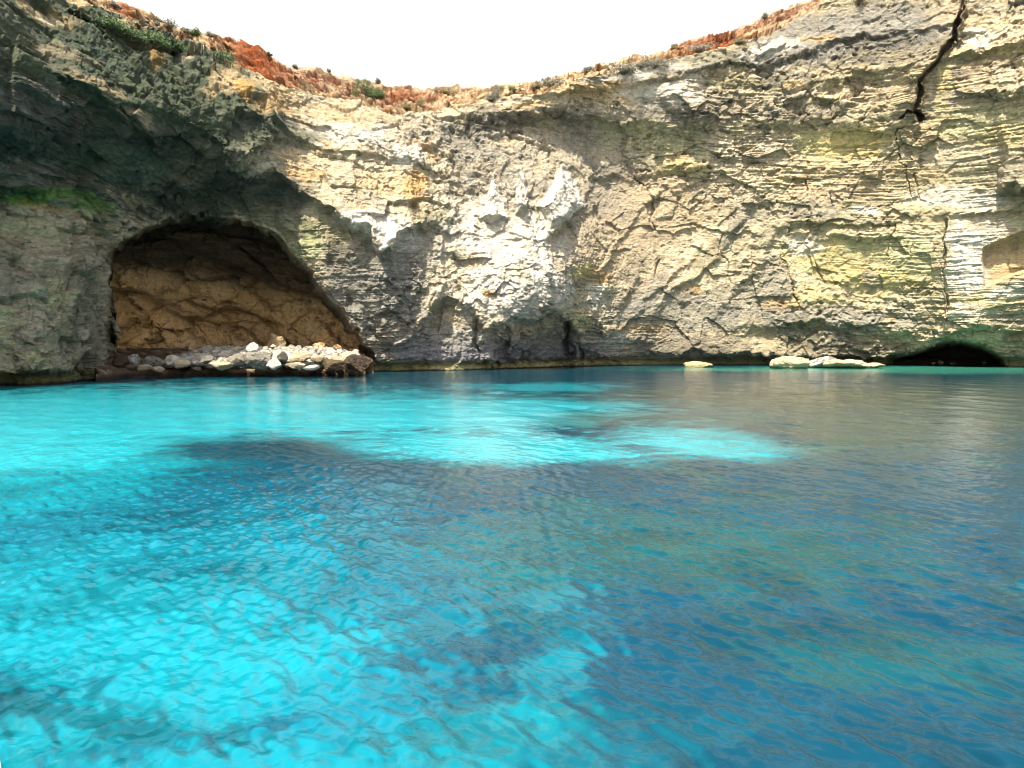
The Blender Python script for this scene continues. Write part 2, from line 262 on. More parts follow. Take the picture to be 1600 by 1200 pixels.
def cliff():
    cx = np.concatenate([np.linspace(-500, -16, 90), np.arange(-15, 1616, 0.92), np.linspace(1617, 2200, 110)])
    nr = 700
    v = np.linspace(0, 1, nr)[:, None]
    wl = interp([(-500, 650), (0, 618), (170, 612), (600, 600), (1000, 590), (1600, 590), (2200, 612)], cx)
    Pn = np.stack([cx * .05, cx * 0, cx * 0])
    rim = interp(RIM, cx) + 5.0 * fbm(Pn, .9, 4, .6, 3.0)
    PY = (wl[None] + (rim - wl)[None] * v).astype(f32); PX = np.broadcast_to(cx[None], PY.shape).astype(f32)
    D = tps(PX, PY).astype(f32)
    P0 = at(PX, PY, D)
    wx = fbm(P0, .35, 3, .55, 5.0); wy = fbm(P0, .35, 3, .55, 9.0)
    wfx = fbm(P0, 1.6, 2, .5, 1.0); wfy = fbm(P0, 1.6, 2, .5, 2.0)
    X = PX + 14 * wx + 3.5 * wfx; Y = PY + 11 * wy + 3.5 * wfy
    jag = fbm(P0, .8, 3, .6, 3.7)
    off = np.zeros(PX.shape, f32)          # metres towards the viewer's side
    for pts, e, wd in LEDGES:
        s = cols_of(PX, pts[0][0] - 30, pts[-1][0] + 30)
        if s is None: continue
        a = np.array(pts, float); c = np.interp(X[s], a[:, 0], a[:, 1]); am = np.interp(X[s], a[:, 0], a[:, 2], 0, 0)
        u = c - Y[s] + 9 * jag[s]
        off[s] += am * ss(-e, 0, u) * np.where(u > 0, np.exp(-u / wd), 1)
    ironm = np.zeros(PX.shape, f32)
    for pts, hw, dp in CRACKS:
        xs = [p[0] for p in pts]; s = cols_of(PX, min(xs) - 40, max(xs) + 40)
        d, t = line_d(X[s], Y[s], pts); off[s] -= dp * (1 - ss(hw * .35, hw * 1.3, d)) * ss(0, .08, t) * (1 - .4 * ss(.8, 1, t))
    for pts, hw, hh in RIBS:
        xs = [p[0] for p in pts]; s = cols_of(PX, min(xs) - 90, max(xs) + 90)
        d, t = line_d(X[s], Y[s], pts); u = np.clip(1 - d / hw, 0, 1) ; off[s] += hh * u * (1.5 - .5 * u)
    for pts, w_, hh, e in SCARPS:
        a = np.array(pts, float); s = cols_of(PX, a[:, 0].min() - abs(w_) - 50, a[:, 0].max() + abs(w_) + 60)
        u = X[s] - np.interp(Y[s], a[:, 1], a[:, 0]); vf = ss(a[0, 1] - 25, a[0, 1] + 8, Y[s]) * (1 - ss(a[-1, 1] - 10, a[-1, 1] + 25, Y[s]))
        if w_ < 0: u = -u; w_ = -w_
        off[s] += .45 * hh * vf * np.where(u < 0, np.clip(1 + u / w_, 0, 1) ** 1.4, 1 - ss(0, e, u))
    for tri in TRIS:
        s = cols_of(PX, min(p[0] for p in tri) - 40, max(p[0] for p in tri) + 40)
        d = poly_sd(PX[s] + 5 * wx[s] + 2 * wfx[s], PY[s] + 4 * wy[s] + 2 * wfy[s], tri); off[s] += .5 * ss(-2, 2, d) + 1.5 * ss(0, 15, d); iron = ss(-2, 3, d); ironm[s] = np.maximum(ironm[s], iron)
    sdY = poly_sd(X, Y, YREC1); off -= .25 * ss(-6, 22, sdY)
    sdZ = poly_sd(X, Y, YREC2); off -= .25 * ss(-6, 22, sdZ)
    sdP = poly_sd(PX + 5 * wx, PY + 4 * wy, PATCH); off -= 1.3 * ss(0, 5, sdP)
    smooth_m = np.clip(.6 * ss(-5, 22, sdY) + .6 * ss(-5, 22, sdZ) + ss(0, 5, sdP), 0, 1)
    # openings
    sdA = poly_sd(PX + 16 * wx + 7 * wfx, PY + 12 * wy + 7 * wfy, ARCH) + 8
    sdR = poly_sd(PX + 5 * wx, PY + 3 * wy, RCAVE)
    off -= 12 * ss(-1, 18, sdA) + .5 * ss(-60, 0, sdA); off -= 9 * ss(-2, 14, sdR)
    keep = sdA < 15
    D1 = D - off
    P = at(PX, PY, D1)
    N = normals(P); Nb = normals(P0); N = [.3 * N[k] + .7 * Nb[k] for k in range(3)]
    lay = P[2] + .42 * (1 - ss(250, 480, PX)) * (P[0] + 20) + .05 * P[0] * np.sin(P[0] * .03) + .3 * wx              # bedding, gently dipping
    L = [P[0] * .12, P[1] * .12, lay]
    lam = vnoise(L[0] * 2, L[1] * 2, lay * 5.3) * .6 + vnoise(L[0] * 5 + 4, L[1] * 5, lay * 10) * .5
    lam = np.tanh(lam * 4); beds = np.tanh(4 * vnoise(L[0] * .8 + 9, L[1] * .8, lay * 1.35))
    lmask = ss(-.4, .25, fbm(P, .16, 2, .5, 31.)); lf = 1 - ss(380, 500, PX); fl = ss(630, 690, PX) * (1 - ss(860, 930, PX)) * ss(300, 350, PY); lmask = lmask * (1 - .8 * fl)
    big = fbm(P, .11, 3, .5, 12.)
    d1, ed, fac = cells([P[0], P[1], P[2]], .38, 1.3, (.8, .8, 1.1))
    d1b, edb, facb = cells([P[0] + .5 * wfx, P[1], P[2] + .5 * wfy], 1.05, 7.7, (.8, .8, 1.35))
    rid = 1 - np.abs(fbm(P, .9, 3, .55, 20.)) * 2.2
    fine = fbm(P, 2.6, 4, .62, 40.)
    rough = .35 + .65 * ss(-.3, .35, fbm(P, .13, 2, .5, 77.)); rough = rough * (1 - .75 * smooth_m) * (1 - .2 * ss(900, 1020, PX) * ss(130, 230, PY))
    vj = fbm([P[0], P[1], P[2] * .18], 1.1, 3, .6, 91.)
    disp = .8 * big + fac * (.5 + .5 * lf) * (.4 + .6 * rough) + facb * (.26 + .2 * lf) * rough + (.04 * (1 + lf) + .03 * ss(880, 980, PX)) * lam * lmask * (1 - .6 * smooth_m) + .065 * (1 + 2 * lf - .8 * fl) * beds * (.4 + .6 * lmask) * (1 - .6 * smooth_m) + .16 * rid * rough + .30 * fine * (.3 + .7 * rough) * (1 - .3 * ss(900, 1020, PX)) + (.22 + .45 * fl) * vj * rough
    edge = 1 - ss(.0, .09, ed); disp -= .035 * edge * rough
    pit = ss(.30, .55, fbm(P, 1.25, 2, .5, 55., (1, 1, 1.8))); disp -= .30 * pit * rough
    # tidal notch
    z = P[2]
    notch = np.exp(-((z - .35) / .45) ** 2) * (.5 + .5 * ss(-.4, .4, wx)); disp -= .7 * notch
    inside = ss(3, 16, sdA)
    disp *= (1 - .6 * inside)
    P = [P[k] + N[k] * disp for k in range(3)]
    # ---- rock colour (stains, algae, lichen, and shade painted on the overhangs)
    n1 = fbm(P, .22, 4, .6, 101.); n2 = fbm(P, .5, 4, .62, 131.); n3 = fbm(P, 1.4, 4, .66, 151., (1, 1, 1.6)); n4 = fbm(P, 4.5, 3, .7, 171., (.7, .7, 2.2))
    nz = (n2, n1 * .5 + n3 * .6, fbm(P, .8, 4, .6, 191.))
    col = np.empty(PX.shape + (3,), f32); col[:] = PAL['cream']
    col = mixc(col, 'tan', ss(-.2, .4, n2) * .7)
    col = mixc(col, 'grey', ss(-.12, .25, n1 * .7 + n3 * .6 + .03 * ss(880, 980, PX)) * .6)
    col = mixc(col, 'yellow', ss(1000, 1350, PX) * .3)
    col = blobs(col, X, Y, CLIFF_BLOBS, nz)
    col = mixc(col, 'white', ironm * .85)
    # fine high spots whiter; pits, seams and recessed laminations darker
    Nn = normals(P)
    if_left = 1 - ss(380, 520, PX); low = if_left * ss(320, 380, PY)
    col = mixc(col, 'cream', .38 * low)  # lower left wall lightened in colour, in place of more sky light
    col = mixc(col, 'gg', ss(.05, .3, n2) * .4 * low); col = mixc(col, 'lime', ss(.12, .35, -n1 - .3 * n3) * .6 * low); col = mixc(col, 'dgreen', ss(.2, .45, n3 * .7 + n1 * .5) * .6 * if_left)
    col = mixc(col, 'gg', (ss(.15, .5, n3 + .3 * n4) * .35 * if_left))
    wash = ss(-.2, .5, n4) ; col = col * (1 - .20 * wash[..., None] * (.4 + .6 * rough)[..., None])
    col = mixc(col, 'dgrey', (ss(.22, .5, n3 * .6 + n4 * .6) * .75 * (1 - .7 * smooth_m)))
    col = mixc(col, 'dgrey', np.clip(pit * .55 + edge * .08, 0, 1) * rough)
    lam2 = ss(.2, .9, -lam) * lmask; col = mixc(col, 'dgrey', lam2 * .32 * (1 - .6 * smooth_m)); hi = ss(.12, .45, fine) * rough; col = mixc(col, 'white', hi * .35 * (1 - if_left))
    stre = ss(.22, .55, fbm([P[0], P[1], P[2] * .12], 1.3, 3, .6, 211.)); col = mixc(col, 'dgrey', stre * .28 * (1 - if_left))
    # crevice: shade of the cleft painted in as brown
    d, t = line_d(X, Y, CRACKS[0][0]); col = mixc(col, 'brown', (1 - ss(2, 10, d + 6 * n3)) * .45)
    # water line: black damp band, then yellow-olive algae, then dark weed at the surface
    zz = P[2] + .35 * n2 + .12 * n4
    col = mixc(col, 'dgrey', (1 - ss(.9, 2.6, zz + .6 * n1)) * ss(640, 960, PX) * .5)
    col = mixc(col, 'lilac', (1 - ss(1.5, 3.6, zz + .6 * n1)) * ss(580, 640, PX) * (1 - ss(900, 980, PX)) * .7)
    col = mixc(col, 'olive', (1 - ss(.5, 1.05, zz)) * .85)
    col = mixc(col, 'yellow', (1 - ss(.35, .8, zz)) * ss(.0, .3, n3 + .25) * (1 - ss(960, 1040, PX)) * .55 * ss(560, 620, PX))
    col = mixc(col, 'black', 1 - ss(.02, .22, P[2] + .05 * n4))
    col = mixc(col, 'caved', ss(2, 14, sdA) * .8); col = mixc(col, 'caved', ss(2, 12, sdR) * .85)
    # top surface: fold the last rows back under the hillside
    for k in range(3): P[k] = P[k].astype(f32)
    bk = np.stack([P[0][-1] * 1.12, P[1][-1] * 1.12 + 0, P[2][-1] - .6])
    P = [np.vstack([P[k], bk[k][None]]) for k in range(3)]
    col = np.vstack([col, col[-1:]]); keep = np.vstack([keep, keep[-1:]])
    return grid_mesh('cliff', P, col, keep)

CLIFF_BLOBS = [
 (1330, 50, 180, 40, -8, 'dgrey', .8), (1200, 95, 80, 14, -8, 'dgrey', .5), (40, 400, 40, 30, 0, 'lime', .3), (120, 440, 60, 40, 20, 'teal', .5), (60, 520, 60, 30, 10, 'gg', .5), (140, 350, 30, 40, 0, 'lime', .3), (30, 470, 60, 30, 0, 'teal', .4), (120, 180, 260, 60, 12, 'dgreen', .6), (330, 130, 60, 40, 30, 'gg', .6), (200, 225, 160, 30, 14, 'black', .35),  # dark green and black here paint the shade of the left brow
 # left overhanging wall: grey green lichen, plus dark green painted in for its shade
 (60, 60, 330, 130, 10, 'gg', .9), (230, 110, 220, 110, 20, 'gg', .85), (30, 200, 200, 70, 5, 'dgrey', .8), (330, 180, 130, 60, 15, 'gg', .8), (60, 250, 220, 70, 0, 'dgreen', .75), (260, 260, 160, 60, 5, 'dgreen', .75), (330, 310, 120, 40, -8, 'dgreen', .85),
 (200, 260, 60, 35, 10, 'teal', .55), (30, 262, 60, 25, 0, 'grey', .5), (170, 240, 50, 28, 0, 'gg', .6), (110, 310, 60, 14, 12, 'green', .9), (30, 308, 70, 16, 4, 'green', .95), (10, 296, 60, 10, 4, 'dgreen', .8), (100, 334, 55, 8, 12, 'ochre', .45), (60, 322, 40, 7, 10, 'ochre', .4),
 (60, 430, 120, 110, 0, 'tan', .75), (30, 460, 60, 60, 0, 'grey', .6), (50, 380, 70, 40, 0, 'tan', .5), (90, 400, 40, 26, 0, 'cream', .35), (130, 420, 26, 60, 10, 'gg', .7), (150, 360, 20, 40, 0, 'olive', .5), (30, 500, 70, 50, 0, 'grey', .6), (70, 490, 50, 30, 0, 'sand', .3), (140, 500, 30, 70, 0, 'dgreen', .6), (90, 550, 90, 30, 0, 'olive', .5), (25, 540, 50, 30, 0, 'dgrey', .6), (150, 560, 40, 40, 0, 'dgrey', .6), (30, 590, 80, 14, 5, 'olive', .8),
 (240, 20, 70, 14, 25, 'grey', .5), (60, 12, 60, 10, 20, 'sand', .6), (85, 22, 22, 6, 20, 'cream', .8), (205, 35, 40, 8, 18, 'sand', .7), (300, 58, 40, 10, 20, 'cream', .7), (300, 80, 14, 20, 30, 'cream', .6), (170, 40, 60, 16, 15, 'gg', .5), (270, 62, 40, 18, 15, 'gg', .6), (240, 90, 12, 25, 0, 'ochre', .4), (350, 120, 22, 30, 50, 'sand', .7), (380, 135, 14, 22, -20, 'ochre', .75), (100, 80, 60, 10, 15, 'tan', .4), (150, 125, 60, 7, 25, 'sand', .45), (215, 185, 30, 14, 35, 'tan', .5), (330, 235, 22, 14, 20, 'tan', .45),
 # above and right of the cave
 (430, 130, 50, 16, 25, 'sand', .9), (430, 160, 40, 20, 10, 'ochre', .5), (500, 165, 60, 12, 8, 'sand', .7), (480, 205, 50, 22, 5, 'gg', .7), (500, 190, 30, 14, 0, 'cream', .6), (540, 205, 60, 18, 8, 'white', .6), (600, 215, 50, 20, 10, 'white', .6), (425, 190, 30, 20, 0, 'dgreen', .7), (560, 180, 60, 10, 6, 'sand', .6), (620, 205, 20, 18, 0, 'sand', .5),
 (500, 250, 60, 22, 8, 'sand', .75), (560, 262, 90, 24, 10, 'cream', .8), (620, 285, 70, 24, 8, 'sand', .75), (650, 290, 22, 28, 0, 'ochre', .65), (480, 268, 40, 14, 8, 'ochre', .45), (660, 235, 40, 10, 20, 'ochre', .6), (700, 300, 40, 34, 0, 'cream', .7), (640, 240, 30, 14, 0, 'white', .7),
 (420, 290, 50, 26, 0, 'dgrey', .75), (440, 340, 60, 30, 20, 'gg', .8), (500, 360, 50, 30, 20, 'olive', .55), (480, 390, 34, 24, 30, 'green', .45), (540, 420, 50, 34, 20, 'dgrey', .7), (560, 470, 60, 60, 0, 'grey', .85), (620, 470, 70, 80, 0, 'grey', .85), (620, 420, 60, 60, 0, 'grey', .75), (600, 540, 40, 30, 0, 'grey', .6), (640, 520, 40, 30, 0, 'tan', .4), (450, 305, 50, 18, 0, 'dgreen', .7), (530, 330, 50, 16, 10, 'olive', .5),
 (570, 350, 60, 22, 15, 'white', .85), (620, 360, 40, 26, 30, 'white', .8), (600, 385, 20, 12, 0, 'white', .8), (690, 340, 50, 22, 0, 'olive', .45), (680, 360, 40, 20, 0, 'grey', .5),
 # bright buttress
 (790, 380, 110, 110, 0, 'white', .6), (800, 290, 80, 40, 0, 'grey', .6), (770, 440, 80, 60, 0, 'white', .8), (765, 457, 14, 7, 0, 'ochre', .8), (745, 410, 18, 12, 0, 'ochre', .45), (800, 425, 40, 16, 0, 'yellow', .35), (720, 420, 20, 50, 0, 'cream', .6), (700, 450, 40, 50, 10, 'cream', .6), (780, 330, 30, 18, 0, 'cream', .5), (850, 420, 14, 60, 0, 'white', .7),
 (730, 200, 60, 20, -10, 'grey', .8), (780, 190, 60, 28, 0, 'dgrey', .75), (740, 235, 60, 30, 0, 'grey', .75), (850, 180, 80, 14, 0, 'dgrey', .8), (830, 235, 40, 20, -30, 'grey', .6), (860, 225, 30, 20, -30, 'cream', .6), (720, 285, 30, 30, 0, 'grey', .5), (900, 330, 24, 10, -30, 'dgrey', .7), (820, 160, 60, 9, 0, 'ochre', .65), (870, 150, 120, 12, -3, 'cream', .9), (930, 140, 90, 12, -4, 'ochre', .55), (960, 155, 60, 12, 0, 'sand', .8), (1000, 115, 80, 9, -8, 'white', .6), (760, 155, 60, 8, 0, 'cream', .8), (880, 140, 80, 7, -5, 'sand', .8),  # dark grey beneath the rim paints in the overhang's shade
 (700, 160, 60, 10, 0, 'sand', .8), (700, 180, 50, 14, 0, 'cream', .5),
 # middle wall, buff with grey streaks
 (900, 230, 60, 40, -30, 'grey', .45), (1000, 215, 70, 28, 0, 'lime', .55), (1060, 230, 60, 30, 0, 'lime', .5), (980, 240, 60, 20, 0, 'cream', .5), (1090, 196, 40, 8, 0, 'olive', .4), (980, 190, 60, 8, 0, 'olive', .5), (1070, 262, 50, 14, 0, 'yellow', .6), (1060, 245, 20, 12, 0, 'ochre', .35), (1080, 232, 26, 12, 0, 'dgrey', .5), (960, 270, 60, 14, -15, 'dgrey', .6), (1160, 250, 50, 50, 0, 'cream', .5),
 (1000, 330, 150, 60, 0, 'tan', .65), (930, 330, 60, 60, -40, 'grey', .55), (1060, 320, 90, 40, 0, 'tan', .5), (960, 400, 100, 60, 0, 'tan', .6), (905, 425, 24, 10, 0, 'yellow', .8), (935, 432, 20, 14, 0, 'ochre', .45), (990, 420, 26, 12, -30, 'dgrey', .5), (1080, 455, 24, 9, 0, 'ochre', .7), (1130, 460, 16, 22, 30, 'yellow', .5), (930, 460, 20, 24, 20, 'white', .7), (870, 460, 26, 26, 0, 'white', .6), (1010, 460, 60, 14, -45, 'grey', .6), (1110, 400, 90, 14, -50, 'gg', .5), (1150, 350, 50, 14, -50, 'grey', .5), (1060, 490, 120, 40, 0, 'grey', .7), (1160, 470, 60, 40, 0, 'grey', .6), (1000, 510, 60, 12, 0, 'ochre', .3), (1070, 540, 120, 16, 0, 'dgrey', .75), (920, 530, 50, 30, 0, 'grey', .6), (955, 535, 26, 22, 0, 'white', .5), (905, 500, 20, 14, 20, 'lime', .7), (908, 525, 8, 20, 0, 'cream', .7),
 (700, 540, 110, 36, 0, 'grey', .75), (850, 545, 70, 34, 0, 'grey', .8), (880, 535, 24, 40, 0, 'dgrey', .6), (740, 525, 40, 10, 0, 'white', .4),
 (1000, 145, 40, 18, 0, 'white', .5), (1060, 145, 50, 26, -10, 'white', .45), (1020, 165, 30, 16, 0, 'grey', .7), (1130, 165, 50, 26, 0, 'dgrey', .7), (1150, 130, 60, 12, 0, 'olive', .7), (1130, 95, 80, 16, 0, 'gg', .85), (1070, 108, 80, 7, 0, 'grey', .7), (1040, 178, 80, 9, 0, 'dgrey', .8), (1170, 68, 60, 8, -10, 'sand', .5),  # thin dark grey strip under the rim is painted shade too
 # right: grey caprock bands
 (1330, 50, 190, 44, -8, 'grey', .9), (1400, 80, 100, 30, -5, 'dgrey', .75), (1240, 90, 90, 20, -6, 'grey', .7), (1210, 75, 50, 12, -15, 'white', .6), (1270, 60, 40, 6, -8, 'ochre', .5), (1330, 100, 90, 18, 0, 'dgrey', .7), (1240, 125, 60, 12, 0, 'dgrey', .8), (1260, 175, 80, 16, 0, 'dgrey', .85), (1240, 150, 30, 10, 0, 'grey', .5), (1237, 136, 26, 8, 0, 'sand', .85), (1360, 110, 30, 6, 0, 'sand', .6), (1360, 145, 60, 18, 0, 'tan', .7), (1400, 170, 60, 8, 0, 'dgrey', .3), (1500, 20, 60, 20, 0, 'tan', .6), (1560, 10, 60, 12, 0, 'grey', .5), (1560, 50, 60, 14, -5, 'cream', .7), (1520, 60, 26, 14, 0, 'white', .6), (1570, 78, 60, 8, -6, 'yellow', .6), (1500, 95, 60, 8, -10, 'olive', .5), (1540, 115, 60, 16, -5, 'tan', .7), (1500, 118, 16, 9, 0, 'dgrey', .7), (1580, 118, 30, 16, 0, 'cream', .6), (1470, 140, 12, 40, 10, 'yellow', .7), (1500, 150, 60, 8, 0, 'grey', .5),
 (1310, 225, 85, 30, 0, 'yellow', 1), (1180, 230, 80, 20, 0, 'cream', .7), (1260, 225, 30, 26, 0, 'lime', .5), (1360, 210, 50, 16, 0, 'yellow', .7), (1450, 215, 40, 40, 0, 'sand', .5), (1540, 190, 90, 30, -5, 'lime', .6), (1500, 240, 90, 26, -4, 'cream', .8), (1560, 220, 60, 14, 0, 'yellow', .5), (1430, 184, 24, 9, 0, 'dgrey', .8),
 (1330, 275, 150, 20, 0, 'sand', .55), (1300, 300, 100, 20, 0, 'tan', .7), (1260, 330, 60, 16, 0, 'grey', .5), (1500, 310, 90, 20, 0, 'white', .7), (1350, 325, 22, 8, 0, 'white', .8), (1580, 270, 30, 24, 0, 'grey', .4), (1580, 305, 40, 12, 0, 'gg', .6), (1300, 348, 120, 6, 0, 'olive', .4), (1350, 342, 80, 6, 0, 'grey', .5),
 (1300, 400, 80, 30, 0, 'yellow', .8), (1340, 390, 30, 14, 0, 'lime', .7), (1260, 385, 30, 20, 0, 'white', .6), (1420, 400, 50, 44, 0, 'lime', .7), (1440, 370, 40, 14, 0, 'cream', .6), (1408, 430, 10, 5, 0, 'tan', .9), (1390, 440, 70, 24, 0, 'yellow', .5), (1330, 430, 80, 20, 0, 'yellow', .7), (1365, 440, 16, 18, 0, 'grey', .6), (1530, 380, 60, 50, 0, 'white', 1), (1510, 430, 40, 40, 0, 'white', .9), (1560, 350, 60, 16, -8, 'cream', .6), (1575, 405, 44, 40, 0, 'sand', .95), (1570, 460, 50, 14, -10, 'white', .7), (1550, 475, 40, 14, 0, 'yellow', .5), (1590, 345, 30, 10, 0, 'lime', .6),
 (1210, 430, 20, 50, -15, 'grey', .6), (1225, 475, 30, 9, 0, 'ochre', .55), (1280, 465, 50, 12, 0, 'yellow', .5), (1300, 500, 120, 26, 0, 'grey', .8), (1220, 510, 60, 26, 0, 'dgrey', .6), (1260, 515, 26, 18, 0, 'olive', .75), (1270, 530, 60, 16, 0, 'dgrey', .8), (1400, 500, 60, 20, 0, 'grey', .7), (1430, 470, 60, 14, 0, 'cream', .5), (1390, 503, 16, 8, -20, 'sand', .8), (1350, 540, 90, 16, 0, 'dgrey', .6), (1520, 490, 50, 16, 0, 'white', .5), (1580, 500, 40, 12, 0, 'grey', .6), (1505, 522, 75, 15, 0, 'lip', 1), (1555, 532, 34, 18, 20, 'lip', 1), (1450, 534, 40, 8, 0, 'lip', 1), (1540, 508, 40, 4, -4, 'olive', .6), (1595, 555, 20, 14, 0, 'lip', .6), (1590, 535, 20, 12, 0, 'brown', .5), (1410, 556, 26, 12, -20, 'olive', .7), (1200, 560, 200, 6, 0, 'brown', .5),  # cave lip coloured paler, for light bounced up from the water
]
def noise_bump(t, b, scale, strength, dist, det=6, prev=None, stretch=None, rough=.65):
    n = t.nodes.new('ShaderNodeTexNoise'); n.inputs['Scale'].default_value = scale; n.inputs['Detail'].default_value = det; n.inputs['Roughness'].default_value = rough
    g = t.nodes.new('ShaderNodeNewGeometry')
    if stretch:
        mp = t.nodes.new('ShaderNodeMapping'); mp.inputs['Scale'].default_value = stretch
        t.links.new(g.outputs['Position'], mp.inputs['Vector']); t.links.new(mp.outputs[0], n.inputs['Vector'])
    else: t.links.new(g.outputs['Position'], n.inputs['Vector'])
    bp = t.nodes.new('ShaderNodeBump'); bp.inputs['Strength'].default_value = strength; bp.inputs['Distance'].default_value = dist
    t.links.new(n.outputs['Fac'], bp.inputs['Height'])
    if prev: t.links.new(prev.outputs[0], bp.inputs['Normal'])
    t.links.new(bp.outputs[0], b.inputs['Normal'])
    return bp, n
def rock_mat(name, lo=.72, hi=1.22, bs=1.0):
    m = bpy.data.materials.new(name); t, b = nodes(m)
    b.inputs['Roughness'].default_value = .93; b.inputs['Specular IOR Level'].default_value = .25
    a = t.nodes.new('ShaderNodeAttribute'); a.attribute_name = 'Col'
    b1, n1 = noise_bump(t, b, 1.5, .9 * bs, .6, 9, None, (1, 1, 2.0), .78)
    b2, n2 = noise_bump(t, b, 3.4, .8 * bs, .12, 7, b1, (.8, .8, 1.6), .8)
    r = t.nodes.new('ShaderNodeMapRange'); r.inputs['From Min'].default_value = .3; r.inputs['From Max'].default_value = .7
    r.inputs['To Min'].default_value = lo; r.inputs['To Max'].default_value = hi
    t.links.new(n2.outputs['Fac'], r.inputs['Value'])
    mx = t.nodes.new('ShaderNodeVectorMath'); mx.operation = 'SCALE'
    t.links.new(a.outputs['Color'], mx.inputs[0]); t.links.new(r.outputs[0], mx.inputs['Scale']); t.links.new(mx.outputs[0], b.inputs['Base Color'])
    return m
M_rock = rock_mat('limestone', .5, 1.3)
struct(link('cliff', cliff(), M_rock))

# ------------------------------------------------------------------ red earth hillside above the rim
def hillside():
    cx = np.concatenate([np.linspace(-500, -16, 60), np.arange(-15, 1616, 1.6), np.linspace(1617, 2200, 60)])
    Pn = np.stack([cx * .05, cx * 0, cx * 0])
    jag = 5.0 * fbm(Pn, 1.6, 5, .7, 8.0)
    top = interp(TOP, cx) + jag; rim = np.maximum(interp(RIM, cx), interp(TOP, cx) + 8) + 10
    v = np.linspace(0, 1, 90)[:, None]
    PY = rim + (top - rim) * v; PX = np.broadcast_to(cx, PY.shape)
    Dr = tps(cx, interp(RIM, cx))
    D = Dr + .8 + 13 * v ** 1.2 * np.clip((rim - top) / 30, .3, 1)
    P = at(PX, PY, D)
    P0 = P
    n1 = fbm(P, .35, 4, .6, 300.); _, ed, fac = cells(P, .5, 3.1, (1, 1, 1.8)); n2 = fbm(P, 2.2, 4, .65, 310.); _, _, fb = cells(P, 2.2, 5.1)
    st = np.tanh(3 * vnoise(P[0] * .1, P[1] * .1 + 3, P[2] * 2.2 + .6 * n1))
    d = (.8 * n1 + 1.1 * fac + .35 * n2 + .3 * st + .35 * fb) * (1 - .6 * v ** 4)
    P = [P[0], P[1] - d * .8, P[2] + d * .55]
    col = np.empty(P[0].shape + (3,), f32); col[:] = PAL['sand']
    scree = np.exp(-((PX - 520) / 90) ** 2) + np.exp(-((PX - 1230) / 45) ** 2)
    col = mixc(col, 'dsoil', np.clip(scree, 0, 1) * ss(-.4, .2, n1 + n2) * .8); col = mixc(col, 'soil', ss(-.1, .3, n1) * .45 * ss(330, 350, PX))
    col = mixc(col, 'cream', ss(.05, .4, n1 * .4 + .8 * n2) * .6)
    col = mixc(col, 'tan', ss(.0, .35, fac * .6 + n2 * .5) * .6)
    red = np.clip(np.exp(-((PX - 400) / 60) ** 2) + np.exp(-((PX - 1110) / 60) ** 2) + .8 * np.exp(-(((PX - 625) / 45) ** 2 + ((PY - 152) / 12) ** 2)) + .8 * np.exp(-((PX - 200) / 25) ** 2), 0, 1)
    col = mixc(col, 'soil', red * ss(-.5, .1, n1 + .3) * .95)
    col = mixc(col, 'dsoil', ss(.0, .4, -n2 - .3 * st + .1) * .85)
    col = mixc(col, 'dgrey', ss(.25, .45, fb * .5 + n2 * .4) * .4)
    col = mixc(col, 'cream', ss(.82, .98, v + .15 * n2) * .5)
    # plateau running back from the brow
    for dd in (3, 12, 60, 300):
        x, y, z = P[0][89] , P[1][89], P[2][89]
        k = 1 + dd / y
        P = [np.vstack([P[0], (x * k)[None]]), np.vstack([P[1], (y * k)[None]]), np.vstack([P[2], (z + dd * .0 - .2 * (dd > 2) - dd * .01)[None]])]
        col = np.vstack([col, col[89:90]])
    return grid_mesh('hillside', P, col)
M_soil = rock_mat('red_earth', .7, 1.25, 1.1)
struct(link('hillside', hillside(), M_soil))

# ------------------------------------------------------------------ cave interior
CAVE_LEDGE = [([(150, 440, .6), (175, 446, 1.0), (205, 450, 1.2), (235, 455, 1.3), (262, 475, 1.4), (290, 493, 1.4), (320, 492, 1.2), (350, 476, .9), (385, 478, .6), (430, 500, .4), (450, 505, 0)], 7, 45),
 ([(280, 500, 0), (310, 498, .5), (340, 505, .6), (375, 505, .6), (400, 526, .6), (425, 548, .3), (435, 550, 0)], 5, 30),
 ([(395, 400, 0), (410, 410, .8), (440, 440, 1.0), (490, 455, 1.0), (525, 485, .6), (560, 520, 0)], 8, 40), ([(300, 380, 0), (320, 378, .8), (360, 375, .9), (400, 402, .9), (450, 408, .5), (470, 420, 0)], 8, 30),
 ([(410, 500, 0), (430, 515, 1.0), (460, 533, 1.4), (500, 540, 1.2), (530, 545, 0)], 14, 40), ([(250, 548, 0), (290, 543, .7), (320, 545, .9), (345, 552, 0)], 8, 26), ([(165, 388, 0), (200, 385, .5), (260, 373, .8), (330, 382, .5), (350, 390, 0)], 6, 26)]
CAVE_CR = [([(300, 505), (320, 530), (350, 548)], 1.5, .6), ([(250, 508), (280, 530), (305, 545)], 1.2, .4), ([(210, 480), (240, 508), (250, 520), (235, 550)], 1.3, .5), ([(345, 430), (360, 450), (355, 465)], 1.2, .5), ([(262, 510), (240, 530)], 1.0, .3), ([(345, 505), (350, 540)], 1.2, .3),
 ([(470, 490), (510, 510), (545, 545)], 1.4, .5), ([(180, 420), (200, 430), (215, 415)], 1.2, .3), ([(200, 535), (225, 540)], 1.4, .5), ([(320, 495), (350, 474), (380, 476), (400, 492), (440, 520)], 2.2, .8), ([(200, 505), (215, 530)], 1, .3), ([(395, 440), (392, 470)], 1, .4), ([(440, 470), (480, 478), (510, 500)], 1, .3)]
